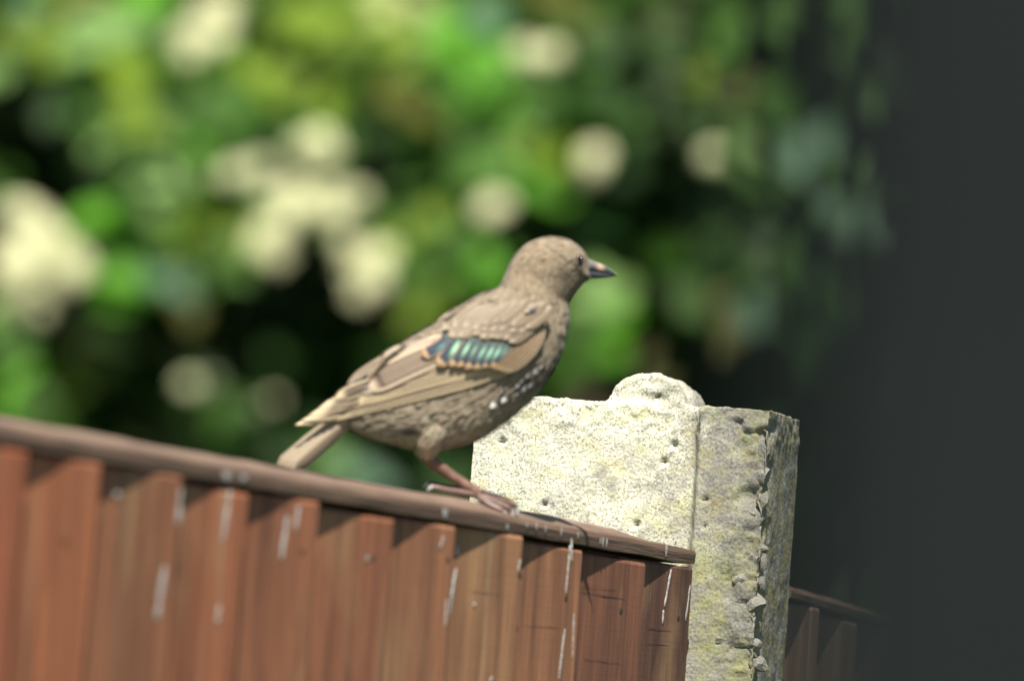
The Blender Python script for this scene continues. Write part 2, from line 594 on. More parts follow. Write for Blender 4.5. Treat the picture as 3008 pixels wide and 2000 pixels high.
# droppings down the front of the cap
def cap_mark(x, y, wpx, hpx):
    p = fence_hit(x, y, CAPF)
    w, h = wpx * 0.000144 / 0.42 / 2, hpx * 0.000143 / 2
    vs = [(p.x + s * w, CAPF + (0.0008 if (s == 0 and t == 0) else 0.0005), p.z + t * h) for t in (-1, 0, 1) for s in (-1, 0, 1)]
    vs[0] = (p.x - w * 0.4, vs[0][1], vs[0][2])
    vs[2] = (p.x + w * 0.4, vs[2][1], vs[2][2])
    mesh_obj('dropping', vs, [(0, 1, 4, 3), (1, 2, 5, 4), (3, 4, 7, 6), (4, 5, 8, 7)], M_DROP, cap, True)


for a in [(1304, 1508, 14, 26), (1573, 1545, 6, 24), (1600, 1552, 6, 22), (1646, 1562, 5, 26), (1487, 1548, 7, 18), (1695, 1572, 4, 20), (1768, 1592, 7, 26), (1779, 1594, 4, 26), (1760, 1588, 3, 20), (663, 1398, 22, 24), (712, 1404, 18, 18), (1954, 1617, 8, 34), (1545, 1543, 5, 16)]:
    cap_mark(*a)

# ------------------------------------------------------------------ concrete post
S = FOCUS / FPX                                   # metres per photograph pixel in the focus plane
SN = 0.21
PF = Vector((SN, math.sqrt(1 - SN * SN), 0))      # post depth direction
PN = Vector((PF.y, -PF.x, 0))                     # post flank direction (to the right)
PC = at(2262, 1205, FOCUS - 0.004)
PM = frame(PN, PF, UP, PC)
PMI = PM.inverted()
KU = S / PN.dot(CR)


def pu(x):
    return (x - 2262) * KU


post = thing('concrete_fence_post', 'lichen-covered concrete fence post with rounded knob and chipped stony edge', 'post', PM)
DEP = 0.072
FI = pu(2062)
prof = [(0, 0), (0, DEP), (FI, DEP), (FI - 0.003, DEP - 0.014), (pu(1760), DEP - 0.014), (pu(1690), DEP), (pu(1397), DEP),
        (pu(1397), 0), (pu(1620), 0.0), (pu(1700), 0.002), (pu(1790), 0.0062), (pu(1870), 0.0085), (FI - 0.003, 0.0095), (FI, 0.0)]


def prism(bm, poly, z0, z1):
    lo = [bm.verts.new((x, y, z0)) for x, y in poly]
    hi = [bm.verts.new((x, y, z1)) for x, y in poly]
    n = len(poly)
    for i in range(n):
        bm.faces.new((lo[i], lo[(i + 1) % n], hi[(i + 1) % n], hi[i]))
    bm.faces.new(lo[::-1])
    bm.faces.new(hi)


bm = bmesh.new()
prism(bm, prof, -0.175, 0.0)
hc = pu(1888)
hump = []
for i in range(17):
    a = PI * i / 16
    hump.append((hc + math.cos(a) * 0.0176, -0.004 + 0.0175 * math.sin(a) ** 0.85))
lo = [bm.verts.new((x, 0.0095, z)) for x, z in hump]
hi = [bm.verts.new((x, DEP - 0.014, z)) for x, z in hump]
nn = len(hump)
for i in range(nn):
    bm.faces.new((lo[i], hi[i], hi[(i + 1) % nn], lo[(i + 1) % nn]))
bm.faces.new(lo)
bm.faces.new(hi[::-1])
bmesh.ops.recalc_face_normals(bm, faces=bm.faces)
tmp = bpy.data.meshes.new('post_head')
bm.to_mesh(tmp)
bm.free()
to = bpy.data.objects.new('post_head_source', tmp)
COL.objects.link(to)
md = to.modifiers.new('r', 'REMESH')
md.mode = 'VOXEL'
md.voxel_size = 0.0011
dg = bpy.context.evaluated_depsgraph_get()
dg.update()
pm = bpy.data.meshes.new_from_object(to.evaluated_get(dg))
bpy.data.objects.remove(to)
pm.name = 'post_head'

pits = []
for x, y, r in [(1796, 1242, 4), (1475, 1296, 4), (1952, 1355, 3.5), (1746, 1291, 3), (1982, 1306, 4), (1871, 1540, 4), (1933, 1164, 2.5), (1600, 1480, 3),
                (2072, 1466, 2.5), (2015, 1880, 4), (2028, 1978, 5), (2072, 1545, 2), (2110, 1888, 2.5), (1690, 1412, 2)]:
    v_ = 0.009 if 1800 < x < 2062 else 0.003 if 1700 < x < 1800 else 0.0
    p = PMI @ ray_plane(x, y, PC + PF * v_, PF)
    pits.append((p, r * 0.00030))
pcs = [v.co.copy() for v in pm.vertices]
pns = [v.normal.copy() for v in pm.vertices]
newco = []
for p, nr in zip(pcs, pns):
    d = noise.fractal(p * 160, 1.0, 2.0, 4) * 0.0003 + noise.noise(p * 60) * 0.0006
    d += noise.noise(p * 700) * 0.00012
    # ragged top
    if p.z > -0.012:
        d += noise.fractal(p * 230 + Vector((9, 9, 9)), 1.0, 2.0, 3) * 0.0008
    # broken arris along the flank corner
    e = math.hypot(min(0, p.x + 0.0) if p.x < 0 else 0, p.y)
    if e < 0.020 and p.x > -0.022 and p.z < -0.004:
        k = (1 - e / 0.020)
        cell = noise.cell(Vector((p.x * 90, p.y * 90, p.z * 110)))
        d -= k * (0.0010 + 0.0065 * max(0.0, noise.noise(Vector((p.x * 110, p.y * 110, p.z * 95)))) + 0.0012 * cell + 0.0012 * noise.noise(p * 420))
    for q, r in pits:
        dd = (p - q).length
        if dd < r * 1.5:
            d -= 0.003 * max(0.0, 1 - (dd / (r * 1.5)) ** 2)
    newco += list(p + nr * d)
pm.vertices.foreach_set('co', newco)
pm.update()
pm.polygons.foreach_set('use_smooth', [True] * len(pm.polygons))
pm.materials.clear()
pm.materials.append(M_CONC)
po = bpy.data.objects.new('post_head', pm)
COL.objects.link(po)
po.parent = post
bm = bmesh.new()
ins = 0.0015
prism(bm, [(x - ins if x > -0.001 else (x + ins if x < pu(1400) else x), min(max(y, ins), DEP - ins)) for x, y in prof], -PC.z - 0.1, -0.170)
bmesh.ops.recalc_face_normals(bm, faces=bm.faces)
sm = bpy.data.meshes.new('post_shaft')
bm.to_mesh(sm)
bm.free()
sm.materials.append(M_CONC)
so = bpy.data.objects.new('post_shaft', sm)
COL.objects.link(so)
so.parent = post


# aggregate stones standing in the broken edge
def stone_mesh(seed):
    b = bmesh.new()
    bmesh.ops.create_icosphere(b, subdivisions=2, radius=1.0)
    for v in b.verts:
        c = v.co.copy()
        k = 1 + 0.45 * noise.noise(c * 1.5 + Vector((seed * 7.7, 0, 0))) + 0.12 * noise.noise(c * 3.3 + Vector((0, seed * 3.1, 0)))
        v.co = c * k
    for q in range(4):          # a few flat fracture faces
        nrm = Vector((random.uniform(-1, 1), -abs(random.uniform(0.2, 1)), random.uniform(-1, 1))).normalized()
        for v in b.verts:
            h = v.co.dot(nrm)
            if h > 0.72:
                v.co -= nrm * (h - 0.72)
    me = bpy.data.meshes.new('stone')
    b.to_mesh(me)
    b.free()
    me.materials.append(M_STONE)
    return me


stone_meshes = [stone_mesh(i) for i in range(6)]
for i, (x, y, rx, rz) in enumerate([(2236, 1305, 27, 36), (2214, 1771, 31, 29), (2180, 1700, 21, 25), (2226, 1951, 25, 22), (2212, 1507, 18, 15), (2233, 1609, 18, 10), (2236, 1712, 13, 17),
                                    (2238, 1392, 21, 24), (2216, 1894, 16, 20), (2208, 1637, 13, 11), (2240, 1470, 12, 22), (2200, 1820, 12, 13), (2240, 1648, 13, 20)]):
    p = PMI @ ray_plane(x, y, PC + PF * 0.0025, PF)
    o = bpy.data.objects.new('stone', stone_meshes[i % 6])
    COL.objects.link(o)
    o.parent = post
    o.location = (p.x, 0.0019 + 0.0016 * max(0, 1 + p.x / 0.020) + random.uniform(-0.0006, 0.0008), p.z)
    o.scale = (rx * S * random.uniform(1.0, 1.5), 0.0030, rz * S * random.uniform(1.0, 1.4))
    o.rotation_euler = (0, random.uniform(0, 6.28) if abs(rx - rz) < 4 else random.uniform(-0.3, 0.3), random.uniform(-0.25, 0.25))

# ------------------------------------------------------------------ fence panel beyond the post
d2 = FOCUS + 0.2
B2 = at(2409, 1807, d2)
k2 = at(2539, 1844, 1) - CAM
A2 = CAM + k2 * ((B2.z - CAM.z) / k2.z)
F2 = A2 - B2
F2.z = 0
F2.normalize()
print('far fence dir', F2, 'near', F, A0, B0)
N2 = Vector((F2.y, -F2.x, 0))
FM2 = frame(F2, N2, UP, B2)
FMI2 = FM2.inverted()
fence2 = thing('fence_panel', 'dim wooden fence panel receding beyond the concrete post, partly hidden at right', 'fence', FM2)
e2 = []
for x, y in [(2409, 1807), (2539, 1844)]:
    e2.append((FMI2 @ ray_plane(x, y, B2 + N2 * NF, N2)).x)
w2 = min(0.1, max(0.06, e2[1] - e2[0]))
eds = [(FMI2 @ ray_plane(2335, 1790, B2 + N2 * NF, N2)).x] + [e2[0] + w2 * i for i in range(14)]
print('far fence start depth', to_px(FM2 @ Vector((eds[0], 0, 0))), w2)
for i in range(len(eds) - 1):
    make_board(fence2, eds[i], eds[i + 1], random.uniform(-0.0015, 0.001), -B2.z + 0.02, random.choice([(0.17, 0.095, 0.062), (0.145, 0.085, 0.056), (0.16, 0.09, 0.06)]), lambda f: 0.0)
make_cap(fence2, eds[0] - 0.004, eds[-1], (0.22, 0.175, 0.15), [(y, z * 0.66) for y, z in cap_prof], 11, False, CAPZ)
mesh_obj('rail', *[
    [(x, y, z) for x in (eds[0] + 0.002, eds[-1]) for y, z in ((-0.0006, -0.03), (-0.0006, CAPZ - 0.0005), (-0.03, CAPZ - 0.0005), (-0.03, -0.03))],
    [(0, 1, 2, 3), (7, 6, 5, 4), (0, 4, 5, 1), (1, 5, 6, 2), (2, 6, 7, 3), (3, 7, 4, 0)]], M_BOARD, fence2, color=(0.12, 0.06, 0.04))

# ------------------------------------------------------------------ charcoal post close to the camera
gp = at(2350, 1000, 1.65)
GM = Matrix.Translation((gp.x, gp.y, 0))
gate = thing('charcoal_gate_post', 'dark charcoal post, very close and out of focus, along right edge', 'post', GM)
bm = bmesh.new()
prism(bm, [(0, 0), (0.004, -0.004), (0.116, -0.004), (0.12, 0), (0.12, 0.112), (0.116, 0.116), (0.004, 0.116), (0, 0.112)], -0.05, 2.25)
bmesh.ops.recalc_face_normals(bm, faces=bm.faces)
me = bpy.data.meshes.new('shaft')
bm.to_mesh(me)
bm.free()
me.materials.append(M_PAINT)
o = bpy.data.objects.new('shaft', me)
COL.objects.link(o)
o.parent = gate
cv = [(-0.015, -0.02, 2.25), (0.135, -0.02, 2.25), (0.135, 0.13, 2.25), (-0.015, 0.13, 2.25), (-0.015, -0.02, 2.275), (0.135, -0.02, 2.275), (0.135, 0.13, 2.275), (-0.015, 0.13, 2.275), (0.06, 0.056, 2.32)]
mesh_obj('post_cap', cv, [(0, 3, 2, 1), (0, 1, 5, 4), (1, 2, 6, 5), (2, 3, 7, 6), (3, 0, 4, 7), (4, 5, 8), (5, 6, 8), (6, 7, 8), (7, 4, 8)], M_PAINT, gate)

# ------------------------------------------------------------------ the bird
CAPTOP = CAPZ + 0.0114
pf = fence_hit(1425, 1470, -0.004)
bo = FM @ Vector((pf.x, -0.004, CAPTOP))
AX, AY, BD = to_px(bo)
print('bird anchor', AX, AY, BD)
YAW = R(7)
XB = CR * math.cos(YAW) + CF * math.sin(YAW)
YB = CF * math.cos(YAW) - CR * math.sin(YAW)
BM = frame(XB, YB, CU, bo)
SB = BD / FPX
bird = thing('young_starling', 'brown young bird with turquoise wing feathers perched on the fence rail', 'bird', BM)


def bx(px, py, y=0.0):
    return Vector((((px - AX) * SB + y * math.sin(YAW)) / math.cos(YAW), y, -(py - AY) * SB))


def inv_px(p):
    return AX + (p.x * math.cos(YAW) - p.y * math.sin(YAW)) / SB, AY - p.z / SB


stations = [((985, 1212), (998, 1240), 10), ((1026, 1180), (1046, 1266), 38), ((1074, 1120), (1104, 1290), 76), ((1130, 1056), (1172, 1307), 106),
            ((1205, 996), (1270, 1322), 130), ((1290, 946), (1385, 1296), 142), ((1368, 893), (1478, 1241), 141), ((1422, 863), (1560, 1170), 130),
            ((1458, 848), (1625, 1078), 114), ((1477, 832), (1659, 985), 99), ((1488, 806), (1668, 920), 89), ((1496, 786), (1667, 890), 83),
            ((1505, 768), (1678, 870), 82), ((1525, 740), (1698, 843), 84), ((1560, 712), (1716, 822), 84), ((1612, 698), (1729, 809), 78),
            ((1658, 703), (1728, 803), 63), ((1692, 718), (1730, 796), 46), ((1714, 740), (1732, 788), 29), ((1727, 760), (1733, 778), 12)]


def catmull(a, b, c, d, t):
    return 0.5 * ((2 * b) + (-a + c) * t + (2 * a - 5 * b + 4 * c - d) * t * t + (-a + 3 * b - 3 * c + d) * t ** 3)


rings = []
NS = len(stations)
SUBD = 4
for i in range(NS - 1):
    q = [stations[max(0, min(NS - 1, i + k))] for k in (-1, 0, 1, 2)]
    for j in range(SUBD):
        t = j / SUBD
        top = tuple(catmull(*[s[0][k] for s in q], t) for k in (0, 1))
        bot = tuple(catmull(*[s[1][k] for s in q], t) for k in (0, 1))
        rings.append((top, bot, catmull(*[s[2] for s in q], t)))
rings.append(stations[-1])
SEG = 36
bverts, bfaces, btan = [], [], []
for top, bot, hw in rings:
    T, Bt = bx(*top), bx(*bot)
    c = (T + Bt) / 2
    h = (T - Bt) / 2
    for k in range(SEG):
        a = 2 * PI * k / SEG
        ca, sa = math.cos(a), math.sin(a)
        w = hw * 0.86 * SB * (abs(sa) ** 0.72) * (1 if sa > 0 else -1)
        bverts.append(c + h * ca + Vector((0, -w, 0)))
for i in range(len(rings) - 1):
    for k in range(SEG):
        a, b = i * SEG + k, i * SEG + (k + 1) % SEG
        bfaces.append((a, b, b + SEG, a + SEG))
n0 = len(bverts)
bverts.append(sum((bverts[k] for k in range(SEG)), Vector()) / SEG)
bverts.append(sum((bverts[(len(rings) - 1) * SEG + k] for k in range(SEG)), Vector()) / SEG)
for k in range(SEG):
    bfaces.append((n0, (k + 1) % SEG, k))
    L0 = (len(rings) - 1) * SEG
    bfaces.append((n0 + 1, L0 + k, L0 + (k + 1) % SEG))
bvh = BVHTree.FromPolygons([tuple(v) for v in bverts], bfaces)


def gauss(px, py, x, y, rx, ry):
    return math.exp(-(((px - x) / rx) ** 2 + ((py - y) / ry) ** 2))


def mixc(a, b, t):
    t = max(0.0, min(1.0, t))
    return tuple(a[i] * (1 - t) + b[i] * t for i in range(3))


BROWN, DARK, PALE = (0.226, 0.182, 0.127), (0.105, 0.078, 0.052), (0.42, 0.355, 0.265)


def plume_color(p):
    px, py = inv_px(p)
    n1 = noise.noise(p * 260)
    n2 = noise.noise(p * 620 + Vector((3, 1, 7)))
    c = BROWN
    c = mixc(c, DARK, 0.20 * max(0, n1) + 0.14 * max(0, n2))
    c = mixc(c, PALE, 0.18 * max(0, -n1) + 0.08 * max(0, -n2))
    # warm paler crown and nape
    c = mixc(c, (0.25, 0.185, 0.115), 0.5 * gauss(px, py, 1570, 770, 90, 90))
    # streaked paler belly, throat darker on the cheek and collar
    c = mixc(c, PALE, 0.55 * gauss(px, py, 1320, 1250, 200, 75))
    c = mixc(c, PALE, 0.5 * gauss(px, py, 1150, 1290, 110, 40))
    c = mixc(c, (0.055, 0.042, 0.03), 0.8 * gauss(px, py, 1668, 806, 24, 22))
    c = mixc(c, (0.06, 0.042, 0.028), 0.55 * gauss(px, py, 1650, 862, 36, 20))
    c = mixc(c, (0.03, 0.03, 0.03), 0.9 * gauss(px, py, 1225, 1268, 40, 12))
    c = mixc(c, (0.03, 0.035, 0.045), 0.9 * gauss(px, py, 1563, 1112, 26, 13))
    c = mixc(c, (0.05, 0.045, 0.04), 0.7 * gauss(px, py, 1505, 1160, 22, 11))
    c = mixc(c, (0.05, 0.045, 0.04), 0.45 * gauss(px, py, 1620, 1080, 25, 60))
    c = mixc(c, (0.30, 0.27, 0.17), 0.5 * gauss(px, py, 1130, 1300, 90, 20))
    c = mixc(c, (0.06, 0.045, 0.03), 0.85 * gauss(px, py, 1712, 772, 18, 20))
    return c


body = mesh_obj('body', bverts, bfaces, M_PLUME, bird, True, [plume_color(v) for v in bverts])

# contour feathers laid over the body, all pointing tailward
fv, ff, fc = [], [], []
nr_ = len(rings)
spine = []
for i in range(nr_):
    top, bot, hw = rings[i]
    spine.append((bx(*top) + bx(*bot)) / 2)
areas, cells = [], []
for i in range(nr_ - 1):
    for k in range(SEG):
        a, b, c, d = [bverts[j] for j in bfaces[i * SEG + k]]
        ar = ((b - a).cross(c - a)).length * 0.5 + ((c - a).cross(d - a)).length * 0.5
        head = i > 38
        areas.append(ar * (3.2 if head else 1.0))
        cells.append((i, k))
rng = random.Random(21)
WING_POLY = [(1600, 950), (1575, 1050), (1480, 1098), (1270, 1164), (1150, 1196), (1000, 1232), (869, 1260), (1000, 1140), (1110, 1065), (1250, 1010), (1350, 975), (1450, 935), (1560, 915)]


def in_poly(x, y, P):
    ins_ = False
    for (x0, y0), (x1, y1) in zip(P, P[1:] + P[:1]):
        if (y0 > y) != (y1 > y) and x < (x1 - x0) * (y - y0) / (y1 - y0) + x0:
            ins_ = not ins_
    return ins_


for (i, k) in rng.choices(cells, areas, k=26000):
    a, b, c, d = [bverts[j] for j in bfaces[i * SEG + k]]
    u_, v_ = rng.random(), rng.random()
    p = a * (1 - u_) * (1 - v_) + b * u_ * (1 - v_) + c * u_ * v_ + d * (1 - u_) * v_
    nm = (d - a).cross(b - a)
    if nm.length < 1e-12:
        continue
    nm.normalize()
    cen = spine[i]
    if nm.dot(p - cen) < 0:
        nm = -nm
    tan = (a - d) * (1 - u_) + (b - c) * u_
    if tan.length < 1e-9:
        continue
    tan.normalize()
    # feathers on the underside sweep backwards and a little down, with scatter
    tan = (tan + Vector((rng.uniform(-.22, .22), rng.uniform(-.22, .22), rng.uniform(-.22, .22)))).normalized()
    side = nm.cross(tan).normalized()
    ppx, ppy = inv_px(p)
    if abs(p.y) > 0.45 * rings[i][2] * SB and in_poly(ppx, ppy, WING_POLY):
        continue
    t_head = min(1, max(0, (i - 30) / 18))
    L = (0.0058 * (1 - t_head) + 0.0030 * t_head) * rng.uniform(0.7, 1.2)
    W = (0.0008 * (1 - t_head) + 0.0005 * t_head) * rng.uniform(0.8, 1.2)
    if i > 66:
        L *= 0.5
        W *= 0.7
    if i > 72:
        continue
    lift = L * rng.uniform(0.01, 0.035)
    col = plume_color(p)
    kk_ = rng.uniform(0.88, 1.12) if t_head < 0.5 else rng.uniform(0.74, 1.22)
    col = tuple(x * kk_ for x in col)
    tipc = mixc(col, PALE, rng.uniform(0.0, 0.16))
    o_ = len(fv)
    r0 = p + nm * 0.0002
    m0 = p + tan * L * 0.5 + nm * (lift * 0.6 + 0.0001 - L * L * 3)
    m1 = p + tan * L * 0.85 + nm * (lift * 0.85 - 0.0001 - L * L * 9)
    fv += [r0, m0 - side * W, m0 + side * W, m0 + nm * W * 0.1, m1 - side * W * 0.7, m1 + side * W * 0.7, p + tan * L + nm * (lift - 0.0002 - L * L * 13)]
    dk = tuple(x * 0.98 for x in col)
    fc += [dk, col, col, dk, tipc, tipc, tipc]
    ff += [(o_, o_ + 3, o_ + 1), (o_, o_ + 2, o_ + 3), (o_ + 1, o_ + 3, o_ + 4), (o_ + 3, o_ + 2, o_ + 5), (o_ + 3, o_ + 6, o_ + 4), (o_ + 3, o_ + 5, o_ + 6)]
pl = mesh_obj('plumage', fv, ff, M_PLUME, body, True, fc)
pl['kind'] = 'stuff'


# ---- wing and tail feathers
def surf(px, py):
    y = -90 * SB
    for _ in range(3):
        q = bx(px, py, y)
        h = bvh.ray_cast(Vector((q.x, -1, q.z)), Vector((0, 1, 0)))
        if h[0] is None:
            return None
        y = h[0].y
    return y


BUFF = (0.60, 0.48, 0.31)


def c_flight(edge=BUFF, base=(0.26, 0.20, 0.135), lower=0.45, upper=0.82):
    def f(s, t, r):
        c = mixc(base, tuple(x * 0.82 for x in base), 0.5 + 0.5 * math.sin(s * 9 + r * 6))
        c = mixc(c, (0.055, 0.038, 0.026), 0.85 * math.exp(-((s + lower - 0.16) / 0.13) ** 2))
        c = mixc(c, (0.07, 0.05, 0.035), 0.6 * math.exp(-((s - 0.55) / 0.14) ** 2))
        if s < -lower:
            c = mixc(c, edge, min(1, (-lower - s) / 0.18))
        if s > upper:
            c = mixc(c, edge, 0.7 * min(1, (s - upper) / 0.1))
        if t > 0.93:
            c = mixc(c, edge, 0.8)
        return c
    return f


def c_tertial(s, t, r):
    base = (0.185, 0.14, 0.10)
    e = max(abs(s), (t - 0.62) / 0.38 if t > 0.62 else 0)
    if t > 0.8:
        e = max(abs(s), 0.55 + (t - 0.8) / 0.2 * 0.45)
    c = base
    if e > 0.56:
        c = mixc(base, (0.075, 0.05, 0.038), min(1, (e - 0.56) / 0.08))
    if e > 0.70:
        c = mixc(c, (0.46, 0.36, 0.25), min(1, (e - 0.70) / 0.08))
    if e > 0.9:
        c = mixc(c, (0.19, 0.15, 0.12), min(1, (e - 0.9) / 0.06))
    return c


def c_tertial_dark(s, t, r):
    c = c_tertial(s, t, r)
    if t > 0.72 and max(abs(s), 0) < 0.66:
        c = mixc(c, (0.05, 0.05, 0.07), min(0.9, (t - 0.72) / 0.1))
    return c


def c_irid(tq=(0.10, 0.43, 0.36), amount=1.0):
    def f(s, t, r):
        navy = (0.022, 0.032, 0.050)
        c = mixc((0.19, 0.15, 0.11), (0.06, 0.07, 0.07), t / 0.2)
        k = math.exp(-((t - 0.42 + 0.16 * s) / 0.15) ** 2) * math.exp(-((s + 0.36) / 0.31) ** 2)
        if t > 0.2:
            c = mixc(c, navy, (t - 0.2) / 0.12)
        c = mixc(c, tq, amount * k * 1.25)
        if s < -0.80:
            c = mixc(c, (0.26, 0.20, 0.14), 0.75)
        if t > 0.86 or (t > 0.35 and s > 0.82):
            c = mixc(c, (0.40, 0.26, 0.14), 0.85)
        if t > 0.95:
            c = mixc(c, (0.20, 0.12, 0.065), 0.7)
        return c
    return f


def c_covert(base, edge, at_=0.72):
    def f(s, t, r):
        c = mixc(base, tuple(x * 0.78 for x in base), 0.5 + 0.5 * math.sin(s * 11 + r * 5 + t * 3))
        e = max(abs(s) * 0.95, t)
        return mixc(c, edge, (e - at_) / 0.16 * 0.8)
    return f


def feather(name, parent, pts, wpx, layer, colf, tipy=-16, n=18, m=5, sharp=0.75, mirror=False, spread=None):
    P0, P1, P2 = [Vector((a, b, 0)) for a, b in pts]
    Cc = 2 * P1 - (P0 + P2) / 2
    ctr, tng = [], []
    for i in range(n + 1):
        t = i / n
        ctr.append((1 - t) ** 2 * P0 + 2 * t * (1 - t) * Cc + t * t * P2)
        tng.append((2 * (1 - t) * (Cc - P0) + 2 * t * (P2 - Cc)).normalized())
    ys = [surf(c.x, c.y) for c in ctr]
    last, li = -90 * SB, 0
    for i, y in enumerate(ys):
        if y is not None:
            last, li = y, i
    for i in range(n + 1):
        if ys[i] is None or i > li:
            if i > li:
                t = (i - li) / max(1, n - li)
                ys[i] = last * (1 - t) + tipy * SB * t
            else:
                ys[i] = next((y for y in ys[i:] if y is not None), last)
    for _ in range(4):
        ys = [ys[0]] + [(ys[i - 1] + ys[i] * 2 + ys[i + 1]) / 4 for i in range(1, n)] + [ys[n]]
    vs, fs, cs = [], [], []
    r = random.random()
    M = 2 * m
    for i in range(n + 1):
        t = i / n
        w = wpx / 2 * min(1.0, 0.45 + t * 2.2)
        if t > sharp:
            w *= math.sqrt(max(0.02, 1 - ((t - sharp) / (1 - sharp)) ** 2))
        pr = Vector((-tng[i].y, tng[i].x, 0))
        for j in range(-m, m + 1):
            s = j / m
            q = ctr[i] + pr * (s * w)
            ysf = surf(q.x, q.y)
            y = ys[i]
            if ysf is not None:
                y = min(0.5 * y + 0.5 * min(max(ysf, y - 0.004), y + 0.004), ysf + 0.0002)
            y = y - 0.0015 - layer * 0.0002 + 0.0006 * s * s - 0.00035 * (-s)
            v = bx(q.x, q.y, y)
            if mirror:
                v = Vector((v.x, -v.y, v.z))
            vs.append(v)
            cs.append(colf(s, t, r))
    for i in range(n):
        for j in range(M):
            a = i * (M + 1) + j
            fs.append((a, a + 1, a + M + 2, a + M + 1))
    return mesh_obj(name, vs, fs, M_FEATHER, parent, True, cs)


def make_wing(mirror):
    w = mesh_obj('wing', [(0, 0, 0)], [], None, bird)
    bpy.data.objects.remove(w)
    # arm of the wing: a smooth shell that carries the feathers
    arm = feather('wing', bird, ((1560, 940), (1400, 1010), (1150, 1120)), 150, 0, c_covert((0.18, 0.135, 0.095), (0.2, 0.16, 0.11)), mirror=mirror)
    fl = lambda *a, **k: feather('flight_feather', arm, *a, mirror=mirror, m=7, **k)
    # primaries, lowest first
    fl(((1490, 1092), (1225, 1160), (872, 1247)), 34, 1, c_flight(lower=0.5), sharp=0.86)
    fl(((1480, 1085), (1215, 1150), (890, 1236)), 36, 2, c_flight(lower=0.55), sharp=0.86)
    fl(((1470, 1076), (1205, 1138), (912, 1220)), 38, 3, c_flight(base=(0.21, 0.16, 0.11)), sharp=0.84)
    fl(((1460, 1066), (1195, 1124), (940, 1200)), 42, 4, c_flight(base=(0.16, 0.12, 0.085), upper=0.75), sharp=0.8)
    fl(((1450, 1056), (1185, 1108), (985, 1172)), 46, 5, c_flight(base=(0.16, 0.12, 0.085), upper=0.75), sharp=0.8)
    # secondaries
    for q in range(5):
        fl(((1450 - q * 14, 1068 - q * 9), (1255 - q * 14, 1122 - q * 8), (1040 + q * 4, 1186 - q * 10)), 34, 5 + q, c_flight(edge=(0.58, 0.46, 0.29), lower=0.4), sharp=0.8)
    # tertials
    tf = lambda *a, **k: feather('tertial_feather', arm, *a, mirror=mirror, **k)
    tf(((1320, 1000), (1180, 1062), (1026, 1150)), 72, 10, c_tertial_dark, sharp=0.78)
    tf(((1330, 1004), (1190, 1066), (1042, 1146)), 76, 11, c_tertial_dark, sharp=0.8)
    tf(((1345, 1010), (1215, 1066), (1068, 1136)), 78, 12, c_tertial, sharp=0.8, n=26, m=9)
    tf(((1330, 985), (1230, 1018), (1128, 1048)), 34, 13, c_covert((0.30, 0.235, 0.17), (0.48, 0.40, 0.30), 0.6), sharp=0.8)
    tf(((1335, 985), (1265, 1012), (1200, 1034)), 32, 14, c_covert((0.21, 0.165, 0.12), (0.47, 0.36, 0.25), 0.7), sharp=0.75)
    # greater coverts with the glossy new feathers
    gc = lambda *a, **k: feather('covert_feather', arm, *a, mirror=mirror, **k)
    for q in range(6):
        gc(((1592 - q * 9, 936 + q * 2), (1570 - q * 11, 1024 - q * 2), (1486 - q * 9, 1094 - q * 3)), 24, 10 + q * 0.6,
           c_flight(edge=(0.40 + 0.02 * (q % 2), 0.30 - 0.01 * q, 0.19 - 0.012 * q), base=(0.20 - 0.015 * q, 0.155 - 0.012 * q, 0.108 - 0.008 * q), lower=0.5), sharp=0.85)
    tips = [((1505, 985), (1436, 1072)), ((1487, 985), (1413, 1079)), ((1466, 982), (1391, 1083)), ((1444, 978), (1368, 1083)), ((1420, 974), (1344, 1077)), ((1396, 968), (1321, 1076)), ((1366, 962), (1284, 1074)), ((1336, 978), (1238, 1044))]
    tq = [(0.18, 0.34, 0.27), (0.26, 0.50, 0.38), (0.28, 0.54, 0.40), (0.25, 0.50, 0.37), (0.22, 0.44, 0.32), (0.32, 0.58, 0.38), (0.34, 0.60, 0.37), (0.12, 0.24, 0.22)]
    for q, (a, b) in enumerate(tips):
        gc((a, ((a[0] + b[0]) / 2 + 5, (a[1] + b[1]) / 2 + 3), b), 31 if q < 6 else 40, 13 + q * 0.8, c_irid(tq[q], (0.6, 0.95, 1.0, 0.9, 0.75, 1.0, 1.0, 0.6)[q]), sharp=0.78, n=22, m=6)
    # median and lesser coverts
    br, pe = (0.205, 0.16, 0.12), (0.40, 0.31, 0.22)
    rq = random.Random(3)
    for row, (ax_, ay_, bx_, by_, nq) in enumerate([((1500), 1004, 1322, 984, 9), (1520, 978, 1306, 962, 9), (1545, 962, 1425, 950, 6)]):
        for q in range(nq):
            t = q / (nq - 1)
            x1, y1 = ax_ + (bx_ - ax_) * t + rq.uniform(-6, 6), ay_ + (by_ - ay_) * t + rq.uniform(-5, 5) - 6 * math.sin(t * PI)
            x0, y0 = x1 + 78, y1 - 62
            kc = rq.uniform(0.85, 1.15)
            gc(((x0, y0), ((x0 + x1) / 2, (y0 + y1) / 2 + 3), (x1, y1)), rq.uniform(34, 42), 19 + row * 2 + q * 0.35,
               c_covert(tuple(v * kc for v in ((0.215, 0.17, 0.122), (0.20, 0.158, 0.112), (0.215, 0.165, 0.112))[row]), ((0.36, 0.285, 0.20), (0.37, 0.295, 0.21), (0.27, 0.21, 0.145))[row], 0.76), sharp=0.6, n=12)
    # small dark centre at the shoulder
    gc(((1575, 905), (1560, 912), (1540, 917)), 14, 28, c_covert((0.04, 0.045, 0.06), (0.3, 0.22, 0.15), 0.6), n=8, m=3)
    return arm


make_wing(False)
make_wing(True)

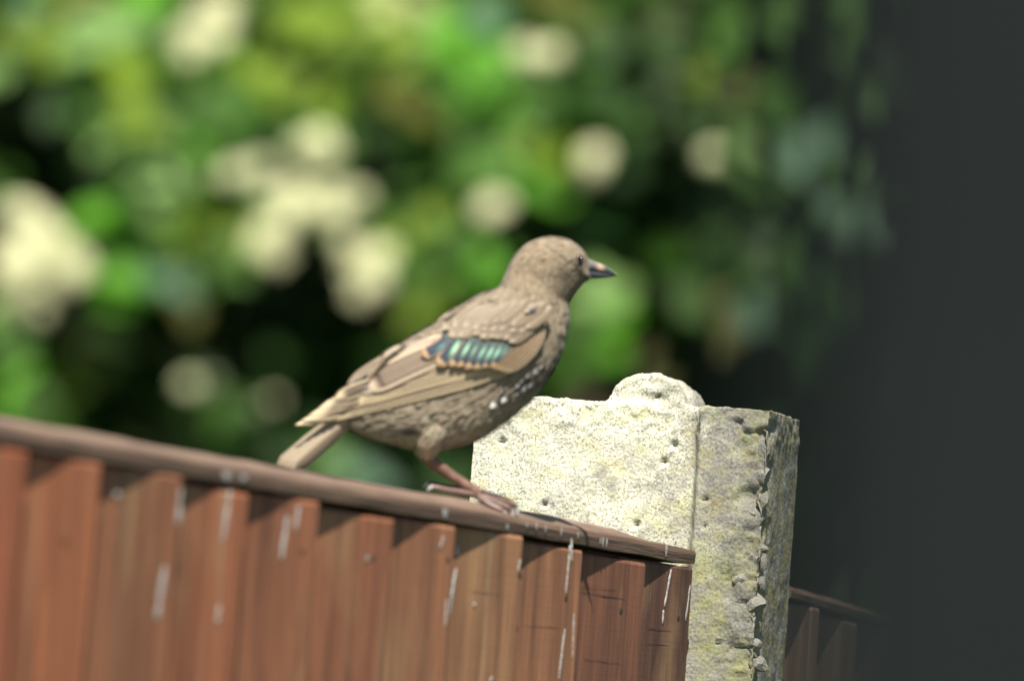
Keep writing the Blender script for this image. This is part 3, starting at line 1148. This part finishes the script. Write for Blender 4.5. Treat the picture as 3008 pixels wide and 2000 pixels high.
# scattered white-tipped breast feathers
for x, y, r in [(1453, 1187, 12), (1484, 1171, 11), (1576, 1090, 10), (1522, 1132, 8), (1541, 1142, 8), (1520, 1156, 7), (1559, 1132, 7), (1552, 1102, 8), (1591, 1078, 6), (1475, 1150, 6), (1533, 1118, 5)]:
    bright = 0.55 if r > 10 else 0.17
    feather('breast_feather', body, ((x + 9, y - 10), (x, y), (x - r, y + r)), r * 1.9, 1.5,
            (lambda bb: lambda s, t, rr: mixc((0.05, 0.045, 0.045), (bb, bb * 0.97, bb * 0.9), (t - 0.35) / 0.15) if abs(s) < 0.8 else (0.09, 0.07, 0.05))(bright), n=8, m=3, sharp=0.5)

# tail: narrow feathers, folded, pale on the near edge
for q in range(8):
    yb = (-24 + q * 7) * SB
    bxp, byp = 1085 - q * 4, 1188 - q * 3
    tx, ty = 866 - q * 6.5, 1378 - q * 1.5
    vs, fs, cs = [], [], []
    n, m = 14, 5
    d = Vector((tx - bxp, ty - byp, 0)).normalized()
    pr = Vector((-d.y, d.x, 0))
    for i in range(n + 1):
        t = i / n
        w = 19 * min(1, 0.5 + t * 0.8) * (1 if t < 0.93 else math.sqrt(max(0.2, 1 - ((t - 0.93) / 0.07) ** 2)))
        for j in range(-m, m + 1):
            s = j / m
            X, Y = bxp + (tx - bxp) * t + pr.x * s * w, byp + (ty - byp) * t + pr.y * s * w
            vs.append(bx(X, Y, yb * (0.7 + 0.5 * t) + 0.0006 * s * s - 0.0012 * s))
            base = (0.36, 0.28, 0.195)
            c = mixc(base, (0.22, 0.165, 0.115), 0.5 + 0.5 * math.sin(s * 9 + q * 2.1))
            cs.append(mixc(c, (0.54, 0.44, 0.32), (abs(s) - 0.66) / 0.25))
    for i in range(n):
        for j in range(2 * m):
            a = i * (2 * m + 1) + j
            fs.append((a, a + 1, a + 2 * m + 2, a + 2 * m + 1))
    mesh_obj('tail_feather', vs, fs, M_FEATHER, bird, True, cs)


# ---- legs, beak, eye
def tube(name, parent, pts, rad, m, colf, seg=12, flat=1.0):
    vs, fs, cs = [], [], []
    n = len(pts)
    for i in range(n):
        d = (pts[min(n - 1, i + 1)] - pts[max(0, i - 1)]).normalized()
        a = d.cross(Vector((0, 1, 0)))
        if a.length < 1e-4:
            a = Vector((1, 0, 0))
        a.normalize()
        b = d.cross(a).normalized()
        for k in range(seg):
            g_ = 2 * PI * k / seg
            vs.append(pts[i] + (a * math.cos(g_) + b * math.sin(g_) * flat) * rad[i])
            cs.append(colf(i / (n - 1), k / seg))
    for i in range(n - 1):
        for k in range(seg):
            a, b = i * seg + k, i * seg + (k + 1) % seg
            fs.append((a, b, b + seg, a + seg))
    for e, base in ((0, 0), (1, (n - 1) * seg)):
        vs.append(pts[0] if e == 0 else pts[-1])
        cs.append(colf(e, 0))
        for k in range(seg):
            fs.append((len(vs) - 1, base + (k + 1) % seg, base + k) if e == 0 else (len(vs) - 1, base + k, base + (k + 1) % seg))
    return mesh_obj(name, vs, fs, m, parent, True, cs)


def smooth_path(pts, rad, k=4):
    P, Rr = [], []
    n = len(pts)
    for i in range(n - 1):
        q = [pts[max(0, min(n - 1, i + j))] for j in (-1, 0, 1, 2)]
        for s in range(k):
            t = s / k
            P.append(Vector([catmull(*[v[c] for v in q], t) for c in range(3)]))
            Rr.append(rad[i] * (1 - t) + rad[i + 1] * t)
    P.append(pts[-1])
    Rr.append(rad[-1])
    return P, Rr


def legcol(t, k):
    v = noise.noise(Vector((t * 14, k * 5, 2)))
    c = mixc((0.125, 0.062, 0.042), (0.23, 0.135, 0.10), 0.5 + v)
    return mixc(c, (0.08, 0.038, 0.026), 0.6 if int(t * 16) % 2 and v > 0 else 0)


def toecol(t, k):
    c = mixc((0.075, 0.042, 0.033), (0.16, 0.098, 0.078), 0.5 + noise.noise(Vector((t * 20, k * 4, 8))))
    return c if t < 0.74 else mixc(c, (0.42, 0.41, 0.39), (t - 0.74) / 0.06)


BMI = BM.inverted()


def on_cap(p, r):
    """Lift a toe point so that it rests on the capping rail instead of sinking into it."""
    q = FMI @ (BM @ p)
    if q.y > CAPF + 0.001:
        return p
    top = cap_prof[1:7]
    zz = 0.0114
    for (y0, z0), (y1, z1) in zip(top, top[1:]):
        if y1 <= q.y <= y0:
            zz = z1 + (z0 - z1) * (q.y - y1) / max(1e-6, y0 - y1)
    q.z = max(q.z, CAPZ + zz + r * 0.7)
    return BMI @ (FM @ q)


def make_leg(dx, dy, y, hidden):
    def q(x, yy, oy=0.0):
        return bx(x + dx, yy + dy, y + oy * SB)
    P, Rr = smooth_path([q(1312, 1215, 30), q(1282, 1258, -14), q(1264, 1296, -20), q(1254, 1334, -4)], [x * SB for x in (74, 50, 37, 22)])
    def thighcol(t, k):
        v = noise.noise(Vector((k * 26, t * 3, 4)))
        return mixc(mixc(BROWN, PALE, 0.3 + 0.8 * v), mixc((0.43, 0.335, 0.235), (0.34, 0.26, 0.18), 0.5 + 1.2 * v), (t - 0.45) / 0.35)
    th = tube('thigh', bird, P, Rr, M_PLUME, thighcol, 28)
    tv, tf_, tcs = [], [], []
    for _ in range(520):
        t = 0.36 + rng.random() * 0.5
        i0 = int(t * (len(P) - 1))
        c0, r0 = P[i0].lerp(P[i0 + 1], t * (len(P) - 1) - i0), Rr[i0]
        d = (P[i0 + 1] - P[i0]).normalized()
        a1 = d.cross(Vector((0, 1, 0))).normalized()
        b1 = d.cross(a1)
        g_ = rng.uniform(0, 2 * PI)
        nm = a1 * math.cos(g_) + b1 * math.sin(g_)
        sd = nm.cross(d)
        # lie along the tapering surface, pointing down the leg
        d = (d - nm * 0.32 + sd * rng.uniform(-.12, .12)).normalized()
        pp = c0 + nm * (r0 + 0.0001)
        L, W = rng.uniform(0.0035, 0.005), rng.uniform(0.00035, 0.0006)
        cc = tuple(x * rng.uniform(0.88, 1.1) for x in thighcol(t, g_ / (2 * PI)))
        o_ = len(tv)
        tv += [pp, pp + d * L * 0.6 - sd * W + nm * 0.0002, pp + d * L * 0.6 + sd * W + nm * 0.0002, pp + d * L]
        tcs += [cc] * 4
        tf_ += [(o_, o_ + 2, o_ + 1), (o_ + 1, o_ + 2, o_ + 3)]
    mesh_obj('plumage', tv, tf_, M_PLUME, th, True, tcs)['kind'] = 'stuff'
    P, Rr = smooth_path([q(1244, 1324), q(1262, 1350), q(1330, 1398), q(1393, 1440), q(1408, 1450)], [x * SB for x in (17, 20, 15, 15, 14)])
    leg = tube('leg', bird, P, Rr, M_BARE, legcol, 12)
    toes = [([q(1410, 1452), q(1368, 1448, -6), q(1318, 1440, -14), q(1285, 1432, -16), q(1268, 1430, -16), q(1256, 1440, -16)], (12, 11, 10, 9, 7, 2)),
            ([q(1400, 1452), q(1436, 1468, -10), q(1472, 1482, -16), q(1494, 1492, -20), q(1503, 1505, -22), q(1505, 1524, -24)], (13, 11, 10, 9, 6, 2)),
            ([q(1400, 1452), q(1440, 1462, 8), q(1480, 1472, 14), q(1508, 1483, 16), q(1518, 1494, 16), q(1521, 1512, 12)], (13, 11, 10, 9, 6, 2)),
            ([q(1400, 1452), q(1428, 1474, -26), q(1456, 1492, -40), q(1473, 1502, -46), q(1482, 1512, -50), q(1483, 1532, -52)], (12, 11, 10, 9, 6, 2))]
    for pts, rr in toes:
        P, Rr = smooth_path(pts, [x * SB * 1.0 for x in rr], 5)
        P = [on_cap(v, r_) for v, r_ in zip(P, Rr)]
        tube('toe', leg, P, Rr, M_BARE, toecol, 10)


make_leg(0, 0, -42 * SB, False)
make_leg(-12, -8, 62 * SB, True)


def loft(name, parent, secs, m, colf, seg=14):
    vs, fs, cs = [], [], []
    n = len(secs)
    for i, ((cx, cy), h, w) in enumerate(secs):
        c0 = bx(cx, cy, 0)
        for k in range(seg):
            a = 2 * PI * k / seg
            vs.append(c0 + Vector((0, math.sin(a) * w * SB, math.cos(a) * h * SB)))
            cs.append(colf(i / (n - 1), math.cos(a)))
    for i in range(n - 1):
        for k in range(seg):
            a, b = i * seg + k, i * seg + (k + 1) % seg
            fs.append((a, a + seg, b + seg, b))
    vs.append(bx(*secs[-1][0]))
    cs.append(colf(1, 0))
    for k in range(seg):
        fs.append((len(vs) - 1, (n - 1) * seg + (k + 1) % seg, (n - 1) * seg + k))
    return mesh_obj(name, vs, fs, m, parent, True, cs)


def beakcol(t, v):
    c = (0.045, 0.047, 0.06)
    if 0.35 < t < 0.5 and v > -0.6:
        c = mixc(c, (0.50, 0.35, 0.24), 0.85)
    elif t <= 0.35:
        c = mixc(c, (0.20, 0.17, 0.16), 0.5 + 0.4 * v)
    if t > 0.93:
        c = (0.25, 0.19, 0.11)
    return c


beak = loft('beak', bird, [((1712, 774), 17, 22), ((1730, 778), 17, 18), ((1748, 784), 15, 14), ((1763, 788), 13, 12), ((1780, 793), 10.5, 9), ((1795, 799), 7.5, 6.5), ((1806, 804), 4.5, 4), ((1813, 807), 1.5, 1.5)], M_BEAK, beakcol)
loft('lower_mandible', beak, [((1708, 800), 13, 20), ((1730, 805), 12, 15), ((1752, 807), 10, 12), ((1775, 808), 7, 8), ((1792, 808), 4.5, 5), ((1804, 808), 1.5, 2)], M_BEAK, lambda t, v: (0.032, 0.033, 0.04))
b = bmesh.new()
bmesh.ops.create_uvsphere(b, u_segments=20, v_segments=12, radius=1)
em = bpy.data.meshes.new('eye')
b.to_mesh(em)
b.free()
ke = NT('eye_gloss')
em.materials.append(ke.set(Base_Color=(0.008, 0.006, 0.005), Roughness=0.08))
em.polygons.foreach_set('use_smooth', [True] * len(em.polygons))
for sgn in (1, -1):
    yy = surf(1702, 768) or -40 * SB
    e = bpy.data.objects.new('eye', em)
    COL.objects.link(e)
    e.parent = bird
    q = bx(1702, 768, yy)
    e.location = (q.x, (yy + 3 * SB) * sgn, q.z)
    e.scale = (12 * SB, 16 * SB, 20 * SB)

# ------------------------------------------------------------------ flowering shrub behind
SHB = Vector((-0.15, 9.7, 0))
shrub = thing('flowering_shrub', 'sunlit leafy shrub with clusters of cream flowers, blurred behind the bird', 'shrub', Matrix.Translation(SHB))
lm_v = [(0, 0, 0), (-0.20, 0.22, 0.05), (0, 0.25, -0.01), (0.20, 0.22, 0.05), (-0.27, 0.5, 0.06), (0, 0.52, -0.02), (0.27, 0.5, 0.06), (-0.17, 0.78, 0.02), (0, 0.8, -0.05), (0.17, 0.78, 0.02), (0, 1.0, -0.12)]
lm_f = [(0, 2, 1), (0, 3, 2), (1, 2, 5, 4), (2, 3, 6, 5), (4, 5, 8, 7), (5, 6, 9, 8), (7, 8, 10), (8, 9, 10)]
leaf_me = bpy.data.meshes.new('leaf')
leaf_me.from_pydata([(x, y - 0.5, z) for x, y, z in lm_v], [], lm_f)
leaf_me.polygons.foreach_set('use_smooth', [True] * len(leaf_me.polygons))
leaf_me.materials.append(M_LEAF)
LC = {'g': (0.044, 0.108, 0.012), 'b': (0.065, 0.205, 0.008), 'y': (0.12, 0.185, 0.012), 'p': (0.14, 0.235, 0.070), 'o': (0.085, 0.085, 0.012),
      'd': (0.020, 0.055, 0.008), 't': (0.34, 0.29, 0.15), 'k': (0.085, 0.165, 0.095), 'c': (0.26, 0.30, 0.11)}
half = (sdir + Vector((0, -1, 0))).normalized()
rl = random.Random(5)


def leaf_matrix(p, size, facing=0.35, down=True):
    nrm = (half + Vector((rl.uniform(-1, 1), rl.uniform(-1, 1), rl.uniform(-1, 1))) * facing).normalized()
    tip = Vector((rl.uniform(-1, 1), 0, rl.uniform(-1.2, 0.2) if down else rl.uniform(-1, 1)))
    tip = (tip - nrm * tip.dot(nrm)).normalized()
    side = tip.cross(nrm).normalized()
    return frame(side * size * rl.uniform(0.95, 1.25), tip * size, nrm * size, p)


# (x, y, kind, size in mm, how many leaves)
leaves = [(106, 100, 'y', 48, 2), (250, 119, 'p', 50, 2), (330, 120, 'p', 46, 1), (0, 160, 'p', 46, 1), (424, 25, 'b', 46, 2), (460, 110, 'g', 50, 2), (882, 34, 'y', 48, 2), (960, 70, 'y', 44, 1),
          (360, 229, 'y', 46, 2), (373, 305, 'o', 44, 2), (479, 310, 'p', 46, 2), (297, 424, 'p', 46, 2), (382, 382, 'y', 42, 1), (191, 318, 'd', 44, 2), (636, 305, 'g', 48, 2), (570, 250, 'g', 44, 1), (784, 246, 'y', 44, 2),
          (912, 297, 'y', 46, 2), (488, 543, 'p', 52, 2), (445, 610, 'p', 46, 1), (318, 636, 'b', 48, 2), (560, 480, 'b', 42, 1), (640, 420, 'g', 46, 2), (760, 380, 'd', 44, 2), (150, 40, 'o', 48, 2), (240, 20, 'o', 40, 1), (40, 30, 'k', 44, 1),
          (1097, 8, 'c', 46, 2), (1161, 106, 'y', 50, 2), (1233, 76, 'c', 46, 2), (1040, 90, 'y', 46, 1), (1445, 47, 'k', 46, 2), (1275, 203, 'g', 50, 2), (1403, 178, 'b', 48, 2), (1330, 120, 'b', 46, 2), (1432, 275, 'b', 44, 2), (1190, 190, 'y', 44, 1),
          (1530, 347, 'g', 44, 2), (1551, 403, 'p', 42, 1), (1360, 441, 'g', 46, 2), (1466, 466, 'b', 46, 2), (1530, 530, 'b', 42, 2), (1593, 445, 'y', 40, 1), (1203, 318, 'o', 46, 2), (1297, 585, 'y', 42, 1), (1233, 538, 'd', 42, 1),
          (1763, 76, 'g', 48, 2), (1740, 130, 'd', 44, 1), (1742, 263, 'd', 44, 2), (1954, 212, 'd', 46, 2), (1680, 30, 'o', 42, 1), (1560, 260, 'g', 40, 1),
          (348, 837, 'b', 52, 3), (331, 664, 'b', 48, 1), (509, 727, 'p', 50, 2), (505, 790, 'k', 44, 1), (420, 720, 'g', 46, 2), (530, 642, 'y', 42, 1), (610, 680, 'y', 46, 2), (687, 780, 'g', 46, 2), (700, 700, 'y', 46, 2), (640, 740, 'g', 44, 1), (233, 770, 'c', 48, 2),
          (530, 918, 'o', 40, 1), (191, 1109, 'y', 46, 2), (180, 1040, 'o', 40, 1), (127, 1202, 'g', 48, 2), (13, 1164, 'b', 44, 1), (90, 1130, 'g', 44, 1), (8, 990, 'g', 46, 2), (20, 930, 'b', 42, 1), (517, 1138, 'd', 42, 1), (636, 1227, 'g', 42, 2), (720, 1240, 'd', 42, 2),
          (1154, 754, 'b', 46, 2), (1190, 700, 'y', 42, 1), (1345, 754, 'g', 50, 2), (1409, 805, 'b', 46, 2), (1303, 894, 'y', 46, 2), (1260, 800, 'g', 46, 2), (1230, 880, 'y', 40, 1), (1760, 869, 'p', 52, 2), (1745, 905, 'p', 46, 1), (1710, 1005, 'g', 46, 2), (1663, 1093, 'g', 46, 2), (1760, 990, 'b', 44, 1),
          (960, 1375, 'p', 44, 1), (930, 1330, 'g', 46, 2), (1090, 1390, 'k', 42, 1), (880, 1310, 'd', 46, 2), (1030, 1340, 'd', 44, 1), (1930, 1085, 'o', 40, 1), (1330, 1420, 'd', 46, 2),
          (2130, 70, 'g', 48, 2), (2150, 110, 'b', 44, 1), (2328, 46, 'g', 46, 1), (2512, 30, 'g', 44, 2), (2068, 191, 'y', 44, 1), (2160, 283, 'o', 44, 2), (2076, 382, 'g', 44, 2), (2206, 444, 'p', 40, 1), (2214, 520, 'g', 40, 1), (2010, 150, 'g', 46, 2), (2090, 300, 'd', 40, 1),
          (2428, 444, 'k', 56, 2), (2512, 640, 'k', 50, 1), (2530, 600, 'k', 44, 1), (2604, 650, 'k', 42, 1), (2550, 530, 'g', 42, 1), (2282, 780, 'g', 44, 1), (2300, 740, 'd', 40, 1), (2091, 826, 'g', 46, 2), (2229, 903, 'k', 42, 1), (2180, 870, 'g', 42, 1), (2152, 930, 'o', 44, 2), (2619, 306, 'g', 40, 1), (2114, 620, 'd', 42, 1), (2120, 680, 'd', 40, 1)]
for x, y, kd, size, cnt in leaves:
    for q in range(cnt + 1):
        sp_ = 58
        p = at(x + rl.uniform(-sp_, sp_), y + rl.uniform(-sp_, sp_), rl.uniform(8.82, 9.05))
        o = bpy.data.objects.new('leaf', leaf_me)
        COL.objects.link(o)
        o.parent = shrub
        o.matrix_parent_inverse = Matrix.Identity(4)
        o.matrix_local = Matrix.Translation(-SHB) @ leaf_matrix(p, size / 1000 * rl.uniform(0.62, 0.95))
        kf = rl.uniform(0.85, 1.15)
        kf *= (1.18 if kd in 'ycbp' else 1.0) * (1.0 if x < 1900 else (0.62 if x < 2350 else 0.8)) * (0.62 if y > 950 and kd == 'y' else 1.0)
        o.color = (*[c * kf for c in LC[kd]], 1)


# flower clusters: a dome of five-petalled florets
def cluster_mesh(seed):
    rg = random.Random(seed)
    vs, fs, cs = [], [], []
    for q in range(22):
        a, r = q * 2.4, math.sqrt(q / 22)
        c = Vector((math.cos(a) * r, math.sin(a) * r, 0.55 * (1 - r * r)))
        nm = Vector((c.x * 0.8, c.y * 0.8, 1)).normalized()
        ta = nm.cross(Vector((0.3, 1, 0))).normalized()
        tb = nm.cross(ta)
        tw = rg.uniform(0, 6)
        o_ = len(vs)
        vs.append(c)
        cs.append((0.60, 0.57, 0.28))
        for k in range(10):
            g_ = tw + k * PI / 5
            rr = 0.24 if k % 2 == 0 else 0.15
            vs.append(c + (ta * math.cos(g_) + tb * math.sin(g_)) * rr + nm * (0.06 if k % 2 == 0 else 0.02))
            cs.append((0.60, 0.60, 0.39))
        fs += [(o_, o_ + 1 + k, o_ + 1 + (k + 1) % 10) for k in range(10)]
    me = bpy.data.meshes.new('flower_cluster')
    me.from_pydata([tuple(v) for v in vs], [], fs)
    a = me.color_attributes.new('Col', 'FLOAT_COLOR', 'POINT')
    flat = []
    for c in cs:
        flat += [*c, 1]
    a.data.foreach_set('color', flat)
    me.materials.append(M_FLOWER)
    return me


cl_me = [cluster_mesh(i) for i in range(3)]
flowers = [(657, 30, 26, 0), (620, 90, 20, 0), (594, 127, 22, 0), (560, 135, 16, 0), (1560, 140, 18, 0), (1600, 180, 18, 0), (933, 440, 20, 0), (950, 400, 15, 0), (712, 530, 20, 0), (945, 615, 26, 0), (900, 590, 22, 0), (1010, 590, 22, 0), (827, 600, 20, 0), (784, 727, 22, 0), (840, 680, 18, 0),
           (1091, 788, 24, 0), (1040, 720, 20, 0), (1060, 830, 18, 0), (1120, 740, 18, 0), (1437, 585, 23, 0), (1708, 490, 22, 0), (85, 660, 26, 0), (34, 740, 26, 0), (110, 760, 28, 0), (64, 870, 26, 0), (203, 790, 24, 0), (30, 820, 24, 0), (150, 700, 20, 0), (110, 900, 18, 0), (593, 1117, 15, 0.1), (763, 1160, 10, 0.12), (2110, 490, 17, 0.05)]
flowers = [(x + rl.uniform(-44, 44), y + rl.uniform(-40, 40), r * 0.66, dd) for x, y, r, dd in flowers for _ in range(3 if r > 17 else 2)]
for i, (x, y, r, dd) in enumerate(flowers):
    p = at(x, y, 8.78 + dd + rl.uniform(-0.04, 0.04))
    nm = (half + Vector((rl.uniform(-.3, .3), 0, rl.uniform(-.3, .3)))).normalized()
    ta = nm.cross(Vector((0, 0, 1))).normalized()
    o = bpy.data.objects.new('flower_cluster', cl_me[i % 3])
    COL.objects.link(o)
    o.parent = shrub
    o.matrix_parent_inverse = Matrix.Identity(4)
    k = r / 1000 * rl.uniform(0.5, 0.72)
    o.matrix_local = Matrix.Translation(-SHB) @ frame(ta * k, nm.cross(ta) * k, nm * k, p)


# filling foliage: behind the front leaves, deep in the shrub, and an added shading crown above the picture
def fol(name, specs, parent, origin):
    vs, fs, cs = [], [], []
    for p, size, col, fac in specs:
        mtx = leaf_matrix(p - origin, size, fac, False)
        o_ = len(vs)
        vs += [mtx @ Vector((x, y - 0.5, z)) for x, y, z in lm_v]
        fs += [tuple(i + o_ for i in f) for f in lm_f]
        cs += [col] * len(lm_v)
    o = mesh_obj(name, vs, fs, M_FOL, parent, True, cs)
    o['kind'] = 'stuff'
    return o


dark_zones = [(50, 330, 130, 170), (170, 450, 160, 100), (280, 540, 150, 50), (800, 950, 420, 170), (420, 1010, 200, 130), (330, 1180, 110, 110), (1000, 1080, 260, 180), (1080, 480, 150, 90), (1880, 90, 110, 130), (1870, 560, 190, 330), (1560, 680, 180, 60), (850, 110, 80, 50), (990, 210, 60, 90), (1640, 250, 60, 60)]


def in_dark(x, y):
    return any(((x - a) / c) ** 2 + ((y - b) / d) ** 2 < 1 for a, b, c, d in dark_zones)


specs = []
n = 0
while n < 430:
    x, y = rl.uniform(-300, 1900), rl.uniform(-250, 860)
    if in_dark(x, y) or x > 1900 - 0.45 * y:
        continue
    if x < 1700 and y > 560 + 0.16 * x:
        continue
    n += 1
    specs.append((at(x, y, rl.uniform(9.06, 9.3)), rl.uniform(0.03, 0.046), mixc(LC['g'], rl.choice([LC['d'], LC['d'], LC['g'], LC['b']]), rl.uniform(0.2, 0.6)), 0.6))
for _ in range(40):            # thin outer sprays on the right
    x, y = rl.uniform(1850, 2750), rl.uniform(-200, 950)
    specs.append((at(x, y, rl.uniform(9.1, 9.4)), rl.uniform(0.028, 0.045), mixc(LC['d'], LC['g'], rl.random() * 0.6), 0.7))
for _ in range(3400):          # interior leaves, deep shade put into their darkened colour
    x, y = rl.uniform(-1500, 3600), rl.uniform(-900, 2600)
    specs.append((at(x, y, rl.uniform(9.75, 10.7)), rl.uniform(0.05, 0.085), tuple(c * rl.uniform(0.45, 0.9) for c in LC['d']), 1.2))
for _ in range(7500):          # crown overhead, out of view, added to shade the leaves below
    z = 2.52 + 2.2 * rl.random() ** 1.2
    x = rl.uniform(-2.0, 1.5)
    yf = 8.98 + 0.10 * math.sin(x * 5) + max(0, z - 3.2) * 0.35
    specs.append((Vector((x, rl.uniform(yf, 11.2), z)), rl.uniform(0.06, 0.1), mixc(LC['g'], LC['b'], rl.random()), 0.9))
for _ in range(2200):          # sides and lower skirt, outside the picture
    sd = rl.choice((-1, 1))
    x = -0.15 + (rl.uniform(-2.1, -0.75) if sd < 0 else rl.uniform(0.75, 1.5))
    specs.append((Vector((x, rl.uniform(9.1, 10.6), rl.uniform(0.2, 2.6))), rl.uniform(0.06, 0.09), mixc(LC['g'], LC['d'], rl.random()), 0.9))
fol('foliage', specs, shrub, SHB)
for q in range(7):
    a = q * 0.9
    pts = [Vector((math.cos(a) * 0.08, math.sin(a) * 0.08, -0.05)), Vector((math.cos(a) * 0.25, 0.25 + math.sin(a) * 0.15, 1.0)), Vector((math.cos(a) * 0.4 - 0.2, 0.45 + math.sin(a) * 0.2, 2.1)), Vector((math.cos(a) * 0.8 - 0.3, 0.4 + math.sin(a) * 0.35, 3.4))]
    P, Rr = smooth_path(pts, [0.035, 0.028, 0.018, 0.008], 4)
    tube('stem', shrub, P, Rr, M_BARK, lambda t, k: (0.1, 0.07, 0.05), 8)

# ------------------------------------------------------------------ dark hedge closing the garden
HB = Vector((0, 11.9, 0))
hedge = thing('dark_hedge', 'dark shaded evergreen hedge deep behind the flowering shrub', 'hedge', Matrix.Translation(HB))
hv, hf = [], []
nx, nz = 90, 50
for j in range(nz + 1):
    for i in range(nx + 1):
        x, z = -4.5 + 9 * i / nx, -0.05 + 4.6 * j / nz
        y = -0.25 + 0.18 * noise.fractal(Vector((x * 2.2, z * 2.2, 4)), 1, 2, 4) + (0.5 * (j / nz) ** 6)
        hv.append((x, y, z))
for j in range(nz):
    for i in range(nx):
        a = j * (nx + 1) + i
        hf.append((a, a + 1, a + nx + 2, a + nx + 1))
base = len(hv)
hv += [(-4.5, 0.8, -0.05), (4.5, 0.8, -0.05), (4.5, 0.8, 4.55), (-4.5, 0.8, 4.55)]
tl, tr = nz * (nx + 1), nz * (nx + 1) + nx
hf += [(base + 1, base, base + 3, base + 2), (tl, tr, base + 2, base + 3), (0, tl, base + 3, base), (nx, base + 1, base + 2, tr)]
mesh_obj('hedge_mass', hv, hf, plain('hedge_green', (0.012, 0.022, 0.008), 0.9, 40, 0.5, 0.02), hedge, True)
specs = []
for _ in range(2500):
    x, z = rl.uniform(-4, 4), rl.uniform(0, 4.5)
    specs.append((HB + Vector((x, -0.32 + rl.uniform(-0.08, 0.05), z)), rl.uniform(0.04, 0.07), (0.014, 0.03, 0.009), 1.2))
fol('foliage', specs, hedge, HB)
